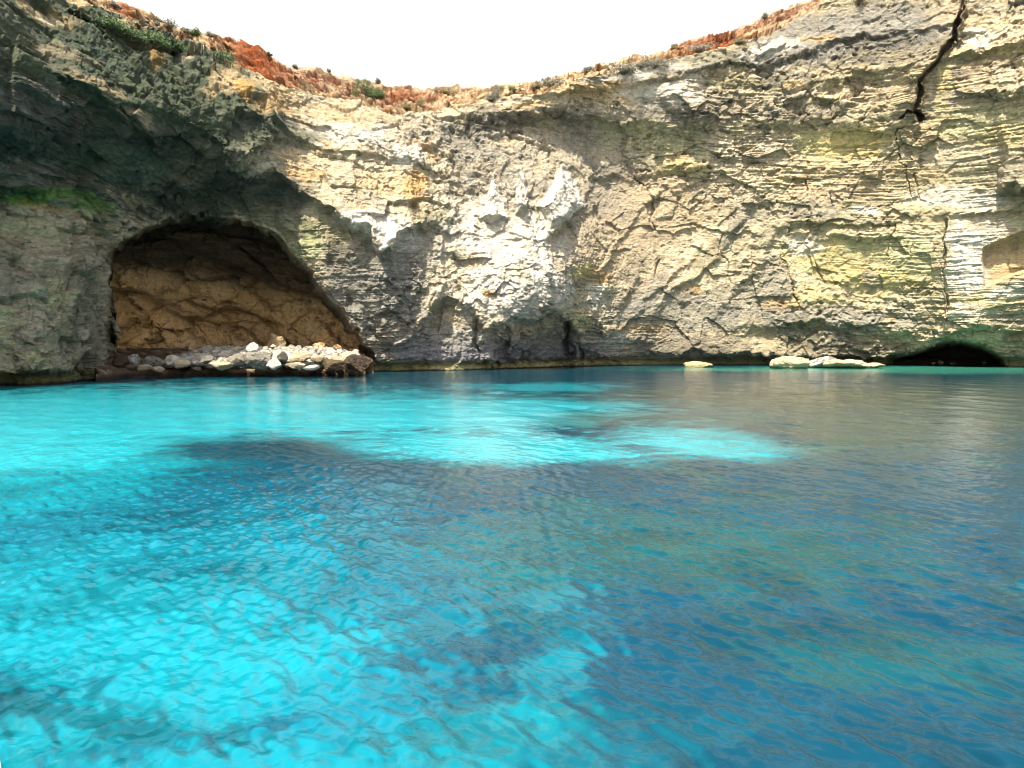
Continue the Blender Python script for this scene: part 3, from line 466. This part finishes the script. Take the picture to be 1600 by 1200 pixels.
CAVE_BUMP = [(255, 440, 60, 30, 10, 1.2), (320, 440, 80, 36, 20, 1.3), (215, 500, 50, 36, 0, .8), (290, 520, 60, 30, 25, .7), (380, 530, 40, 30, 0, .8), (440, 440, 70, 40, 30, 1.4), (500, 500, 60, 34, 30, 1.4), (430, 545, 18, 22, 0, 1.8), (480, 555, 50, 14, 10, .8), (360, 395, 90, 24, 10, 1.6), (230, 395, 60, 20, 0, 1.2), (545, 520, 30, 40, 30, 1.0), (325, 458, 30, 16, 0, .6)]
def cave():
    px = np.arange(135, 625, .85); py = np.arange(325, 612, .85)
    PX, PY = np.meshgrid(px, py); PX = PX.astype(f32); PY = PY.astype(f32)
    v = (PY - 330) / 250
    D = 61.5 + 6.5 * np.sin(np.clip(v, 0, 1) * 2.2) + 3 * np.sin(np.clip((PX - 160) / 420, 0, 1) * math.pi) - 3.0 * ss(520, 600, PX) - 2.5 * (1 - ss(150, 215, PX)) - 2 * ss(500, 585, PY)
    P = at(PX, PY, D); wx = fbm(P, .4, 3, .5, 401.); wy = fbm(P, .4, 3, .5, 411.); wf = fbm(P, 1.8, 3, .55, 421.)
    X = PX + 9 * wx + 3 * wf; Y = PY + 7 * wy + 3 * wf
    off = np.zeros(PX.shape, f32); crk_shade = np.zeros(PX.shape, f32)
    for cx, cy, rx, ry, an, h in CAVE_BUMP:
        a = R(an); u = ((X - cx) * math.cos(a) + (Y - cy) * math.sin(a)) / rx; q = (-(X - cx) * math.sin(a) + (Y - cy) * math.cos(a)) / ry
        off = np.maximum(off, 1.5 * h * np.sqrt(np.clip(1 - (u * u + q * q) * .8, 0, 1)))
    for pts, e, wd in CAVE_LEDGE:
        a = np.array(pts, float); c = np.interp(X, a[:, 0], a[:, 1]); am = np.interp(X, a[:, 0], a[:, 2], 0, 0); u = c - Y
        am = am * 1.6; e = e * 1.4
        off += am * ss(-e, 0, u) * np.where(u > 0, np.exp(-np.maximum(u, 0) / wd), 1)
        crk_shade = np.maximum(crk_shade, .6 * (am > .3) * np.exp(-((u + e * .5) / (e * .6)) ** 2))  # underside of each fold darkened in colour, as painted shade
    for pts, hw, dp in CAVE_CR:
        d, t = line_d(X, Y, pts); g = (1 - ss(hw * .2, hw * 1.5, d)) * (.35 + .65 * ss(-.2, .3, wy)); crk_shade = np.maximum(crk_shade, .6 * g); off -= .7 * dp * g
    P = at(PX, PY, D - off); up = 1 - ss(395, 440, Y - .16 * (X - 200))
    lay = P[2] + .12 * P[0]; lam = np.tanh(3 * vnoise(P[0] * .3, P[1] * .3, lay * 6))
    _, ed, fac = cells([P[0] + .9 * wf, P[1], P[2] + .25 * P[0] + .5 * wf], .30, 9.9, (1, 1, 1.5)); crk_shade = np.maximum(crk_shade, (1 - ss(.01, .06, ed)) * .4); fine = fbm(P, 2.5, 4, .6, 431.)
    _, _, f2 = cells(P, 1.5, 4.9)
    d = fac * 1.5 - .25 * (1 - ss(0, .12, ed)) + f2 * .16 + .12 * lam * up + fine * (.13 + .13 * up) + .25 * wf * .5
    P = [P[0], P[1] - d, P[2]]
    n1 = fbm(P, .6, 4, .6, 441.); n2 = fbm(P, 3, 4, .65, 451.)
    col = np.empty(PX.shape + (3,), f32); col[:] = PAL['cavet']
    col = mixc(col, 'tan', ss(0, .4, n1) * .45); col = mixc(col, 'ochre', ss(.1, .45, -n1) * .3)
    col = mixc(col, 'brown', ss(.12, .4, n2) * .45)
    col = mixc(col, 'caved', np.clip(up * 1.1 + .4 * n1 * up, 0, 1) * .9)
    col = mixc(col, 'caved', crk_shade * .55); col = mixc(col, 'brown', (1 - ss(540, 565, PY)) * 0 + ss(.25, .45, n1) * .25)
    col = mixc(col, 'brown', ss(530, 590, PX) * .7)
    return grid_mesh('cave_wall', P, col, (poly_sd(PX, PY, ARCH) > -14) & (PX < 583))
M_cave = rock_mat('cave_rock', .75, 1.2, .8)
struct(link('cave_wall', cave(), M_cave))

# ------------------------------------------------------------------ rock shelf and small-cave floor
def wp(px, py):
    """point on the still water"""
    D = H * F / (py - 535.0); return at(px, py, D)
def shelf(name, pts_front, depth, htop, colr, seed, n=260, m=60):
    fx = np.linspace(pts_front[0][0], pts_front[-1][0], n); fy = interp(pts_front, fx)
    front = np.array([wp(a, b) for a, b in zip(fx, fy)])
    v = np.linspace(0, 1, m)[:, None]
    prof = np.where(v < .12, 0, (v - .12) / .88)
    X = front[:, 0][None] * (1 + prof * depth / 55); Yy = front[:, 1][None] + prof * depth
    Z = np.where(v < .12, -.5 + v / .12 * (.5 + htop[0]), htop[0] + (htop[1] - htop[0]) * prof ** .8) + 0 * X
    P = [X, Yy, Z]; n1 = fbm(P, .8, 4, .6, seed); _, _, fac = cells(P, 1.2, seed * .1, (1, 1, 1))
    P = [X, Yy - .5 * n1 - .2 * fac, Z + (.22 * n1 + .16 * fac) * ss(0, .2, v)]
    col = np.empty(X.shape + (3,), f32); col[:] = PAL[colr[0]]; col = mixc(col, colr[1], ss(-.1, .4, n1 + .3 * fac) * .6)
    col = mixc(col, 'black', (1 - ss(.1, .4, P[2])) * .8)
    return struct(link(name, grid_mesh(name, P, col), M_cave))
shelf('rock_shelf', [(150, 596), (200, 590), (300, 588), (400, 587), (500, 586), (572, 586)], 11, (.42, 2.0), ('brown', 'tan'), 5.5)
shelf('cave_floor', [(1380, 569.5), (1480, 569.5), (1600, 570)], 7, (.25, .9), ('brown', 'caved'), 8.5, 120, 30)

# ------------------------------------------------------------------ boulders
def ico(sub):
    import bmesh
    bm = bmesh.new(); bmesh.ops.create_icosphere(bm, subdivisions=sub, radius=1)
    V = np.array([v.co for v in bm.verts]); Fc = np.array([[v.index for v in f.verts] for f in bm.faces]); bm.free(); return V, Fc
ICO = {k: ico(k) for k in (2, 4, 5, 6)}
def boulder_mesh(name, size, seed, sub=4, c1='white', c2='grey', k2=.4, nplanes=13, z0=9.):
    rs = np.random.RandomState(seed); V, Fc = ICO[sub]
    pl = rs.normal(size=(nplanes, 3)); pl /= np.linalg.norm(pl, axis=1)[:, None]
    hh = .52 + .40 * rs.rand(nplanes)
    dt = V @ pl.T; rr = np.where(dt > .05, hh / np.maximum(dt, .05), 9.)
    r = -np.log(np.exp(-45 * np.minimum(rr, 3)).sum(1) + np.exp(-45 * 1.05)) / 45
    Q = V * r[:, None]
    S = Q * np.array(size); s = max(size)
    P = [S[:, k] + seed * 3.7 for k in range(3)]
    n1 = fbm(P, 1.6 / s, 4, .6, 0); n2 = fbm(P, 6 / s, 3, .65, 9)
    n3 = fbm(P, 14 / s, 3, .65, 19); S = S * (1 + (.26 * n1 + .12 * n2 + .05 * n3))[:, None]
    col = np.empty((len(V), 3), f32); col[:] = PAL[c1]
    col = mixc(col, c2, ss(.0, .35, n1 * .6 + n2 * .7) * k2 * 1.3)
    col = mixc(col, 'dgrey', ss(.3, .6, n2) * .4)
    col = mixc(col, 'olive', (1 - ss(.08, .32, S[:, 2] + z0 + .1 * n2)) * .85)
    return raw_mesh(name, S, Fc, col, True)
M_bould = rock_mat('boulder_limestone', .62, 1.12, 1.1)
def boulder(px, py, wpx, hpx, D, label, seed, c=('white', 'grey', .4), rz=0, group=None, sub=5, name='boulder', deep=.8):
    sx = wpx / F * D / 2; sz = hpx / F * D / 2
    p = at(px, py, D)
    o = link(name, boulder_mesh(name, (sx * 1.08, sx * deep, sz * 1.15), seed, sub, *c, 13, float(p[2])), M_bould)
    o.location = tuple(float(a) for a in p); o.rotation_euler = (0, 0, 0)
    tag(o, label, 'rock', group); return o
G1 = 'pale boulders on the shelf at the mouth of the big cave'
BL = [
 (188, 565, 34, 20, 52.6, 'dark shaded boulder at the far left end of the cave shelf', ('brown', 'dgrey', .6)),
 (207, 563, 20, 18, 52.8, 'round light grey boulder near the left end of the cave shelf', ('grey', 'white', .5)),
 (238, 565, 40, 15, 52.6, 'long grey slab with a dark stained top on the left of the cave shelf', ('grey', 'dgrey', .9)),
 (226, 575, 28, 10, 51.9, 'low cream rock under the long grey slab', ('cream', 'yellow', .5)),
 (249, 577, 18, 10, 51.8, 'small pointed cream rock just right of the low cream one', ('cream', 'yellow', .3)),
 (270, 562, 22, 18, 53.0, 'white rounded boulder where the white cobbles begin', ('white', 'tan', .4)),
 (287, 568, 28, 16, 52.4, 'broad buff boulder low at the front of the white cobbles', ('cream', 'tan', .6)),
 (308, 577, 15, 8, 51.6, 'small black weed-covered rock at the shelf edge', ('black', 'olive', .6)),
 (322, 562, 22, 14, 53.0, 'grey domed boulder half way along the white cobbles', ('grey', 'tan', .5)),
 (345, 571, 34, 16, 52.2, 'wide pale boulder with yellowish foot left of the tallest boulder', ('cream', 'yellow', .6)),
 (368, 562, 34, 18, 53.0, 'smooth grey boulder leaning on the left side of the tallest boulder', ('grey', 'tan', .5)),
 (394, 545, 20, 16, 54.5, 'bright white boulder perched on top of the tallest boulder', ('white', 'white', .2)),
 (405, 562, 46, 32, 53.0, 'tallest boulder of the cave shelf, grey with a yellow stained foot', ('grey', 'cream', .7)),
 (426, 570, 22, 20, 52.3, 'cracked white block leaning on the tallest boulder', ('white', 'dgrey', .5)),
 (440, 560, 20, 22, 53.2, 'dark grey upright boulder just right of the tallest boulder', ('dgrey', 'grey', .7)),
 (466, 560, 34, 18, 53.3, 'large rounded buff boulder right of the dark upright one', ('tan', 'cream', .6)),
 (462, 572, 28, 12, 52.2, 'mottled cream and green boulder low under the large buff one', ('cream', 'olive', .5)),
 (487, 574, 26, 9, 52.0, 'flat bright white rock at the water edge of the cave shelf', ('white', 'cream', .3)),
 (502, 561, 32, 13, 53.2, 'pinkish buff boulder in front of the small white stones', ('tan', 'sand', .5)),
 (530, 562, 32, 14, 53.0, 'pale brown boulder with a steep right side', ('tan', 'grey', .5)),
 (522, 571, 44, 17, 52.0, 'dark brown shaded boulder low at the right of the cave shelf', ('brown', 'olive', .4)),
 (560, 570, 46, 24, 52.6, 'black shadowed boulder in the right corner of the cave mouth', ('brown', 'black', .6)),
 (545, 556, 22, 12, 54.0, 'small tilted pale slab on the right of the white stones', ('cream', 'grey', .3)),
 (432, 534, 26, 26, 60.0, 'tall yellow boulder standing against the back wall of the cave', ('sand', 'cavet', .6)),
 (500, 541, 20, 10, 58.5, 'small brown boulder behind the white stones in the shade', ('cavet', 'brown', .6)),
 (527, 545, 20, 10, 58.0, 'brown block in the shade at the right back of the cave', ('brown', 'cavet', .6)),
 (300, 545, 18, 9, 58.5, 'small tan boulder at the foot of the back wall left of the cobbles', ('cavet', 'tan', .5)),
]
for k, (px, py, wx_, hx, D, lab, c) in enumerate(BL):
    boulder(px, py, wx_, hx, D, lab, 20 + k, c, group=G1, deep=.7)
for k, (px, py, wx_, hx, D, lab, c) in enumerate([
 (1090, 569, 38, 11, 74.5, 'low flat tan rock barely above the water, standing apart on the left', ('sand', 'cream', .5)),
 (1238, 567, 56, 24, 71.0, 'biggest rounded white boulder at the left of the rocks in the water', ('cream', 'tan', .4)),
 (1285, 565, 64, 24, 73.5, 'grey topped boulder behind the white ones in the water', ('grey', 'white', .6)),
 (1318, 568, 64, 13, 71.5, 'long low white rock in front of the grey topped boulder', ('cream', 'sand', .5)),
 (1362, 570, 34, 7, 72.0, 'smallest low buff rock at the right end of the rocks in the water', ('cream', 'sand', .5))]):
    boulder(px, py + hx * .22, wx_ * 1.05, hx * 1.25, D, lab, 90 + k, c, group='rocks standing in the water below the cliff', deep=.8, sub=6)
for k, (px, py, wx_, hx) in enumerate([(1458, 568, 6, 4), (1470, 566.5, 9, 7), (1488, 568, 8, 4), (1538, 567, 7, 6)]):
    boulder(px, py, wx_, hx, 78.5, ['tiny pale stone furthest left in the low dark sea cave', 'largest pale stone inside the low dark sea cave', 'small buff stone just right of the largest one in the low sea cave', 'pale stone near the right side of the low dark sea cave'][k], 120 + k, ('brown', 'tan', .6), group='stones lying in the low sea cave', sub=4)
def cobbles():
    V0, F0 = ICO[2]; Vs = []; Fs = []; Cs = []; n = 0; rs = np.random.RandomState(5)
    for k in range(1500):
        px = rs.uniform(262, 560); t = rs.rand(); py_b = interp([(262, 560), (340, 556), (400, 552), (470, 550), (540, 556), (560, 562)], px); D = 53.5 + 5.5 * t
        z = .75 + 1.22 * (t ** .9) * ss(240, 330, px) * (1 - .35 * ss(500, 560, px)) + .25 * rs.rand()
        x = (px - 800) / F * D; r = rs.uniform(.10, .32) * (1 - .3 * t)
        s = np.array([r * rs.uniform(.8, 1.4), r * rs.uniform(.8, 1.3), r * rs.uniform(.55, .9)])
        Q = V0 * (1 + .22 * rs.normal(size=(len(V0), 1)) * .6) * s + np.array([x, D, z])
        Vs.append(Q); Fs.append(F0 + n); n += len(V0)
        c = PAL['white'] * rs.uniform(.45, .95) * np.array([1, rs.uniform(.94, 1), rs.uniform(.86, 1)])
        Cs.append(np.repeat(c[None], len(V0), 0))
    return raw_mesh('white_stones', np.concatenate(Vs), np.concatenate(Fs), np.concatenate(Cs).astype(f32), False)
ws = struct(link('white_stones', cobbles(), M_bould), 'stuff'); tag(ws, 'bright white loose stones heaped behind the boulders in the cave mouth', 'stones')

# ------------------------------------------------------------------ shrubs on the brow
def leaf_mat(name, c1, c2):
    m = bpy.data.materials.new(name); t, b = nodes(m); b.inputs['Roughness'].default_value = .7
    n = t.nodes.new('ShaderNodeTexNoise'); n.inputs['Scale'].default_value = 5; g = t.nodes.new('ShaderNodeNewGeometry'); t.links.new(g.outputs['Position'], n.inputs['Vector'])
    r = t.nodes.new('ShaderNodeValToRGB'); r.color_ramp.elements[0].color = (*c1, 1); r.color_ramp.elements[1].color = (*c2, 1)
    r.color_ramp.elements[0].position = .35; r.color_ramp.elements[1].position = .65
    t.links.new(n.outputs['Fac'], r.inputs[0]); t.links.new(r.outputs[0], b.inputs['Base Color']); return m
M_green = leaf_mat('green_leaves', (.035, .075, .02), (.10, .15, .045)); M_grey = leaf_mat('grey_leaves', (.12, .12, .085), (.26, .24, .17)); M_dry = leaf_mat('dry_leaves', (.15, .12, .06), (.3, .24, .12))
M_twig = leaf_mat('twig', (.06, .045, .03), (.1, .08, .05))
bpy.context.view_layer.update(); DG = bpy.context.evaluated_depsgraph_get()
def ground(px, py):
    for dy in range(0, 40, 1):
        d = Vector(at(px, py + dy, 10.0)) - Vector((0, 0, H))
        ok, loc, n, i, ob, mw = sc.ray_cast(DG, Vector((0, 0, H)), d.normalized())
        if ok and ob.name in ('hillside', 'cliff'): return loc
    return None
def shrub(px, py, wpx, hpx, D, label, mat, seed, group='shrubs on the brow of the cliff'):
    g = ground(px, py + hpx / 2)
    if g is not None: D = g.y
    rs = np.random.RandomState(seed); sx = 1.35 * wpx / F * D / 2; sz = 1.4 * hpx / F * D / 2
    p = at(px, py + hpx / 2, D) if g is None else g
    root = bpy.data.objects.new('shrub', None); sc.collection.objects.link(root); root.location = tuple(float(a) for a in p); tag(root, label, 'shrub', group)
    n = 2600; k = rs.randint(0, 14, n); cc = rs.normal(size=(14, 3)) * .42; cc[:, 2] = np.abs(cc[:, 2]) * .9
    c = cc[k] + rs.normal(size=(n, 3)) * .22; c[:, 2] = np.abs(c[:, 2]) * 1.1
    c = c * np.array([sx, sx * .9, sz * 1.25]); a = rs.normal(size=(n, 3)); b = rs.normal(size=(n, 3)); s = rs.uniform(.03, .075, (n, 1)) * (.6 + sx * .5)
    a = a / np.linalg.norm(a, axis=1)[:, None] * s; b = b / np.linalg.norm(b, axis=1)[:, None] * s * .6
    V = np.stack([c - a, c + b, c + a, c - b], 1).reshape(-1, 3); q = np.arange(n * 4).reshape(n, 4)
    link('foliage', raw_mesh('foliage', V, q, None, False), mat, root)
    Vs = []; Fs = []; o = 0
    for j in range(14):
        e = cc[j] * np.array([sx, sx * .9, sz * 1.25]); base = rs.normal(size=3) * .05 * sx; base[2] = -.25
        w0 = .035 + .01 * sx
        for (pp, w_) in ((base, w0), (base * .4 + e * .5 + np.array([0, 0, .1 * sz]), w0 * .6), (e, w0 * .2)):
            for h in range(4): Vs.append(pp + w_ * np.array([math.cos(h * math.pi / 2), math.sin(h * math.pi / 2), 0]))
        for lv in (0, 4):
            for h in range(4): Fs.append([o + lv + h, o + lv + (h + 1) % 4, o + lv + 4 + (h + 1) % 4, o + lv + 4 + h])
        o += 12
    link('stem', raw_mesh('stem', np.array(Vs), np.array(Fs), None, True), M_twig, root)
def dskin(px, py):
    r = interp(RIM, px); t = interp(TOP, px); Dr = float(tps(np.array([float(px)]), np.array([float(r)]))[0])
    v = np.clip((r + 10 - py) / max(r + 10 - t, 1), 0, 1); return Dr + .8 + 13 * v ** 1.2 * np.clip((r + 10 - t) / 30, .3, 1) - .3
SH = [(262, 37, 26, 12, 'grey-green cushion shrub on the left skyline, widest of the dark ones', M_grey), (247, 36, 12, 8, 'small shrub touching the left end of the widest left skyline shrub', M_grey),
 (287, 45, 9, 7, 'small round shrub on the left skyline below the widest one', M_grey), (302, 51, 18, 8, 'low green cushion shrub between two small skyline shrubs', M_green), (328, 54, 12, 7, 'dark shrub just before the red earth bank begins', M_grey),
 (419, 84, 6, 5, 'tiny green shrub on the crest of the red earth bank', M_green), (513, 109, 5, 4, 'tiny grey shrub on the skyline left of the big green bush', M_grey), (460, 103, 5, 4, 'tiny grey shrub on the skyline at the right end of the red bank', M_grey),
 (572, 137, 24, 26, 'big bright green bush growing on the red scree', M_green), (588, 145, 16, 14, 'low green bush hugging the right side of the big green bush', M_green), (591, 122, 7, 6, 'round grey shrub on the skyline just right of the big green bush', M_grey),
 (697, 141, 26, 10, 'sparse dry shrub on the lowest part of the skyline', M_dry), (655, 160, 10, 12, 'yellowish tuft below the dark red hollow', M_dry), (635, 166, 16, 8, 'brownish tuft on the rim under the red hollow', M_dry), (768, 150, 16, 14, 'grey tuft hanging at the rim above the dark overhang', M_grey),
 (775, 138, 16, 8, 'dry shrub on the skyline above the grey hanging tuft', M_dry), (803, 139, 10, 6, 'small olive shrub at the foot of the rising skyline', M_green), (862, 129, 30, 10, 'broad grey shrub where the skyline starts to rise to the right', M_grey), (840, 133, 10, 7, 'small dry shrub beside the broad grey shrub', M_dry),
 (918, 109, 12, 8, 'grey shrub beside the dark rocks on the rising skyline', M_grey), (975, 108, 30, 9, 'long low olive shrub half way up the rising skyline', M_grey), (1020, 96, 30, 16, 'largest grey shrub on the rising skyline', M_grey), (1000, 101, 10, 7, 'small dark shrub left of the largest skyline shrub', M_grey),
 (1092, 76, 34, 12, 'long olive shrub under the red rocks on the right', M_grey), (1156, 65, 18, 6, 'flat dry shrub on the rim right of the long olive shrub', M_dry), (1195, 25, 8, 8, 'small dark shrub on the upper right skyline', M_grey), (1053, 72, 8, 8, 'pale dry shrub where the red rocks of the right skyline begin', M_dry),
 (165, 36, 46, 14, 'low green mat of plants on the left cliff ledge, nearest the top left corner', M_green), (205, 52, 40, 14, 'green mat of plants in the middle of the ledge on the left cliff', M_green), (243, 62, 34, 16, 'thick green clump at the right end of the ledge on the left cliff', M_green), (275, 72, 26, 12, 'small green clump under the cream rock of the left rim', M_green), (352, 92, 22, 20, 'olive bush hanging beside the red earth bank', M_green),
 (178, 6, 14, 7, 'small grey shrub at the top edge of the left cliff', M_grey), (1340, 0, 26, 9, 'dry shrub at the top of the right cliff edge', M_dry)]
for k, (px, py, w_, h_, lab, m) in enumerate(SH): shrub(px, py, w_, h_, dskin(px, py + h_ / 2), lab, m, 500 + k)

# ------------------------------------------------------------------ the sea
WB = [  # patches of sea bed seen through the water, and painted cliff reflection: (cx, cy, rx, ry, degrees, colour, strength)
 (300, 640, 620, 34, 0, 'cy', 1), (60, 690, 420, 60, -4, 'cy', 1), (640, 655, 330, 18, 0, 'cy', .95), (880, 633, 170, 10, 0, 'cy', .95), (760, 700, 260, 22, 2, 'cy', .9), (1100, 692, 130, 22, 6, 'cy', .8), (60, 775, 260, 40, -8, 'cn', .9), (850, 605, 120, 7, 0, 'cy', .7), (1300, 577, 260, 4, 0, 'gc', .9), (1500, 578, 160, 6, 0, 'gc', .9),
 (960, 650, 130, 7, 0, 'ol', .5), (920, 660, 120, 8, 0, 'ol', .5), (1500, 650, 400, 60, 0, 'ol', .45), (1200, 620, 300, 20, 0, 'ol', .6),  # olive reflection of the cliff, painted into the water colour
 (390, 705, 150, 18, 0, 'dp', .95), (180, 800, 240, 24, -12, 'db', .7), (30, 840, 160, 18, -12, 'db', .65), (450, 780, 200, 50, 0, 'db', .6),
 (200, 940, 520, 150, 0, 'mc', .95), (130, 1000, 320, 110, 0, 'cn', .75), (330, 1080, 300, 90, -15, 'cn', .75), (100, 1260, 700, 110, 0, 'cn', .8), (560, 1120, 160, 70, -20, 'mc', .7),
 (620, 900, 200, 60, -20, 'mb2', .6), (90, 1122, 200, 26, 8, 'dc', .6), (290, 1165, 190, 17, 6, 'dc', .5), (500, 950, 90, 16, -35, 'dc', .35),
 (720, 1000, 160, 60, -20, 'mb2', .5), (850, 1080, 62, 130, 18, 'cn', .45), (780, 1190, 130, 70, 0, 'cn', .5), (1000, 1180, 200, 50, -10, 'mb2', .6), (1600, 900, 26, 50, 0, 'mc', .4), (1000, 860, 300, 60, 0, 'ol2', .35)]
WC = dict(cy=(.012, .25, .29), cn=(.002, .145, .18), gc=(.03, .18, .13), mc=(.002, .11, .15), dc=(.002, .035, .045), dp=(.002, .026, .042), db=(.002, .052, .085), ol=(.024, .036, .024), ol2=(.006, .062, .042), mb=(.001, .030, .055), mb2=(.002, .055, .08))
for k, v_ in WC.items(): PAL[k] = np.array(v_, f32)
def sea():
    # fan of rows: dense near, reaching under the cliffs
    py = np.concatenate([np.linspace(1700, 1215, 40), np.arange(1212, 900, -1.25), np.arange(900, 640, -.8), np.arange(640, 563, -.5), [562, 560, 556, 550, 545, 541, 538]])
    pxs = np.concatenate([np.linspace(-900, -20, 90), np.arange(-15, 1616, 1.3), np.linspace(1625, 2500, 90)])
    PX, PY = np.meshgrid(pxs, py); D = H * F / (PY - 535.0)
    X, Y, _ = at(PX, PY, D)
    X = (X * .9999).astype(f32); Y = Y.astype(f32)
    rs = np.random.RandomState(11); Z = np.zeros(X.shape, f32); sxx = np.zeros(X.shape, f32); syy = np.zeros(X.shape, f32)
    spc = D * D / (H * F) * 1.0                       # row spacing in metres per photo px
    calm = fbm([X, Y, X * 0], .05, 3, .5, 600., (1, .8, 1)); calm = (.55 + .45 * ss(-.3, .35, calm)) * (1 - .3 * ss(12, 20, Y) * (1 - ss(-4, 10, X)))
    wv = [fbm([X, Y, X * 0], .35, 2, .5, 610. + 10 * k) for k in range(3)]
    main = R(205)
    for k in range(64):
        lam = 3.2 * (.10 / 3.2) ** ((k + rs.rand()) / 64.0); th = main + rs.normal() * .42 + (.9 if k % 5 == 0 else 0)
        kk = 2 * math.pi / lam; amp = (.0030 * lam ** .7 * (1 if lam < 1 else .8) + .0020 * math.exp(-(math.log(lam / .30) / .6) ** 2)) / 1.45
        ph = kk * (X * math.cos(th) + Y * math.sin(th)) + rs.rand() * 6.28 + 1.6 * wv[k % 3]
        fade = np.clip(1.6 - spc * 2.2 / lam, 0, 1) * (calm if lam < 1.6 else 1)
        s = np.sin(ph); c = np.cos(ph)
        Z += amp * fade * (s + .25 * np.cos(2 * ph)); sxx += amp * fade * kk * math.cos(th) * c; syy += amp * fade * kk * math.sin(th) * c
    Z += (.007 * (1 - np.abs(fbm([X * .8 + Y * .3, Y, X * 0], 2.6, 3, .5, 680.)) * 2.5) + .005 * fbm([X, Y, X * 0], 6, 3, .55, 690.)) * np.clip(1.5 - D / 22, 0, 1)
    # refraction of the sea bed through the tilted surface
    dep = .8; RX = X - sxx * dep; RY = Y - syy * dep
    RX += .8 * wv[0] * np.clip(D / 30, .1, 2); RY += 1.2 * wv[1] * np.clip(D / 30, .1, 2.5)
    Dq = np.maximum(RY, 1.5); qy = 535 + H * F / Dq; qx = 800 + RX * F / Dq * (math.cos(TH) + (600 - qy) / F * math.sin(TH))
    n0 = fbm([RX, RY, X * 0], .25, 4, .6, 640.); n1 = fbm([RX, RY, X * 0], .9, 4, .6, 650.); n2 = fbm([RX, RY * .6, X * 0], .12, 3, .6, 660.)
    ca_, sa_ = math.cos(R(25)), math.sin(R(25)); near = 1 - ss(8, 20, D); n3 = fbm([(RX * ca_ + RY * sa_) * 1.0, (-RX * sa_ + RY * ca_) * 3.2, X * 0], 1.2, 5, .66, 670.); n5 = fbm([(RX * ca_ + RY * sa_) * .8, (-RX * sa_ + RY * ca_) * 2.6, X * 0], 1.6, 4, .7, 678.); n4 = fbm([RX, RY * .8, X * 0], 1.3, 4, .7, 675.)
    col = np.empty(X.shape + (3,), f32); col[:] = np.array([.0015, .029, .048], f32)
    col = mixc(col, 'mb', ss(-.2, .5, n0) * .5); col = mixc(col, 'ol2', ss(.0, .5, n1) * .3)
    nz = (n0 * .6 + n1 * .3, n1 * .7, n2 * .6 + n1 * .25)
    for k, (cx, cy, rx, ry, an, c, st) in enumerate(WB):
        a = R(an); dx = qx - cx; dy = qy - cy; u = (dx * math.cos(a) + dy * math.sin(a)) / rx; v = (-dx * math.sin(a) + dy * math.cos(a)) / ry
        g = np.exp(-(u * u + v * v) * .8); nn = (.24 + .04 * ss(10, 30, D)) * nz[k % 3] + (.30 if rx > 60 else .6) * n3 * near + (.30 * n4 + .35 * n5) * (1 - near); col = mixc(col, c, ss(.14, .80, g + nn * np.clip(g * 4, 0, 1)) * st * (1 - .35 * ss(.0, .35, -n3) * near))
    # fine caustic light and dark, painted into the bottom colour
    ca = 1 - np.abs(fbm([RX, RY, X * 0], 1.1, 3, .55, 700.)) * 3; col = col * (1 + .22 * np.clip(ca, -1, 1) * np.clip(1.3 - D / 30, 0, 1))[..., None]
    col = np.clip(col, 0, .9)
    rough = np.clip(.03 + spc * .06, .03, .27)
    return grid_mesh('sea', [X, Y, Z], col, None, True, rough)
ms = bpy.data.materials.new('sea_water'); t, b = nodes(ms)
a = t.nodes.new('ShaderNodeAttribute'); a.attribute_name = 'Col'; t.links.new(a.outputs['Color'], b.inputs['Base Color'])
a2 = t.nodes.new('ShaderNodeAttribute'); a2.attribute_name = 'rough'; t.links.new(a2.outputs['Fac'], b.inputs['Roughness'])
b.inputs['IOR'].default_value = 1.33; b.inputs['Specular IOR Level'].default_value = .34
bp, _ = noise_bump(t, b, 8, .30, .035, 5, None, (1, .8, 1), .6)
struct(link('sea', sea(), ms))

# ------------------------------------------------------------------ corner of the boat the picture is taken from
def boat_edge():
    path = np.array([(-3.2, -2.2), (-2.9, -1.0), (-2.4, 0.1), (-1.85, .95), (-1.42, 1.42), (-1.2, 1.56), (-1.16, 1.6)]); tip = at(1.0, 1193.0, 1.6)
    path = path + (tip[:2] - path[-1]); zg = float(tip[2]); V = []; n = len(path)
    tang = np.gradient(path, axis=0); tang /= np.linalg.norm(tang, axis=1)[:, None]; nor = np.stack([tang[:, 1], -tang[:, 0]], 1)
    prof = [(-.10, -.03), (-.09, .0), (-.02, .015), (.0, 0), (.012, -.03), (-.01, -.07), (-.06, -.4), (-.16, -1.0), (-.3, -zg - .3)]
    for k in range(n):
        for a, h in prof: V.append((path[k][0] + nor[k][0] * a, path[k][1] + nor[k][1] * a, zg + h))
    m = len(prof); q = [[k * m + j, k * m + j + 1, (k + 1) * m + j + 1, (k + 1) * m + j] for k in range(n - 1) for j in range(m - 1)]
    q.append([(n - 1) * m + j for j in (0, 3, 5, 8)])
    return raw_mesh('boat_hull', np.array(V), np.array(q), None, True)
mb_ = bpy.data.materials.new('boat_gelcoat'); t, b = nodes(mb_); b.inputs['Base Color'].default_value = (.42, .44, .46, 1); b.inputs['Roughness'].default_value = .35
noise_bump(t, b, 30, .1, .01)
tag(link('boat_hull', boat_edge(), mb_), 'pale grey edge of a boat hull in the bottom left corner', 'boat')
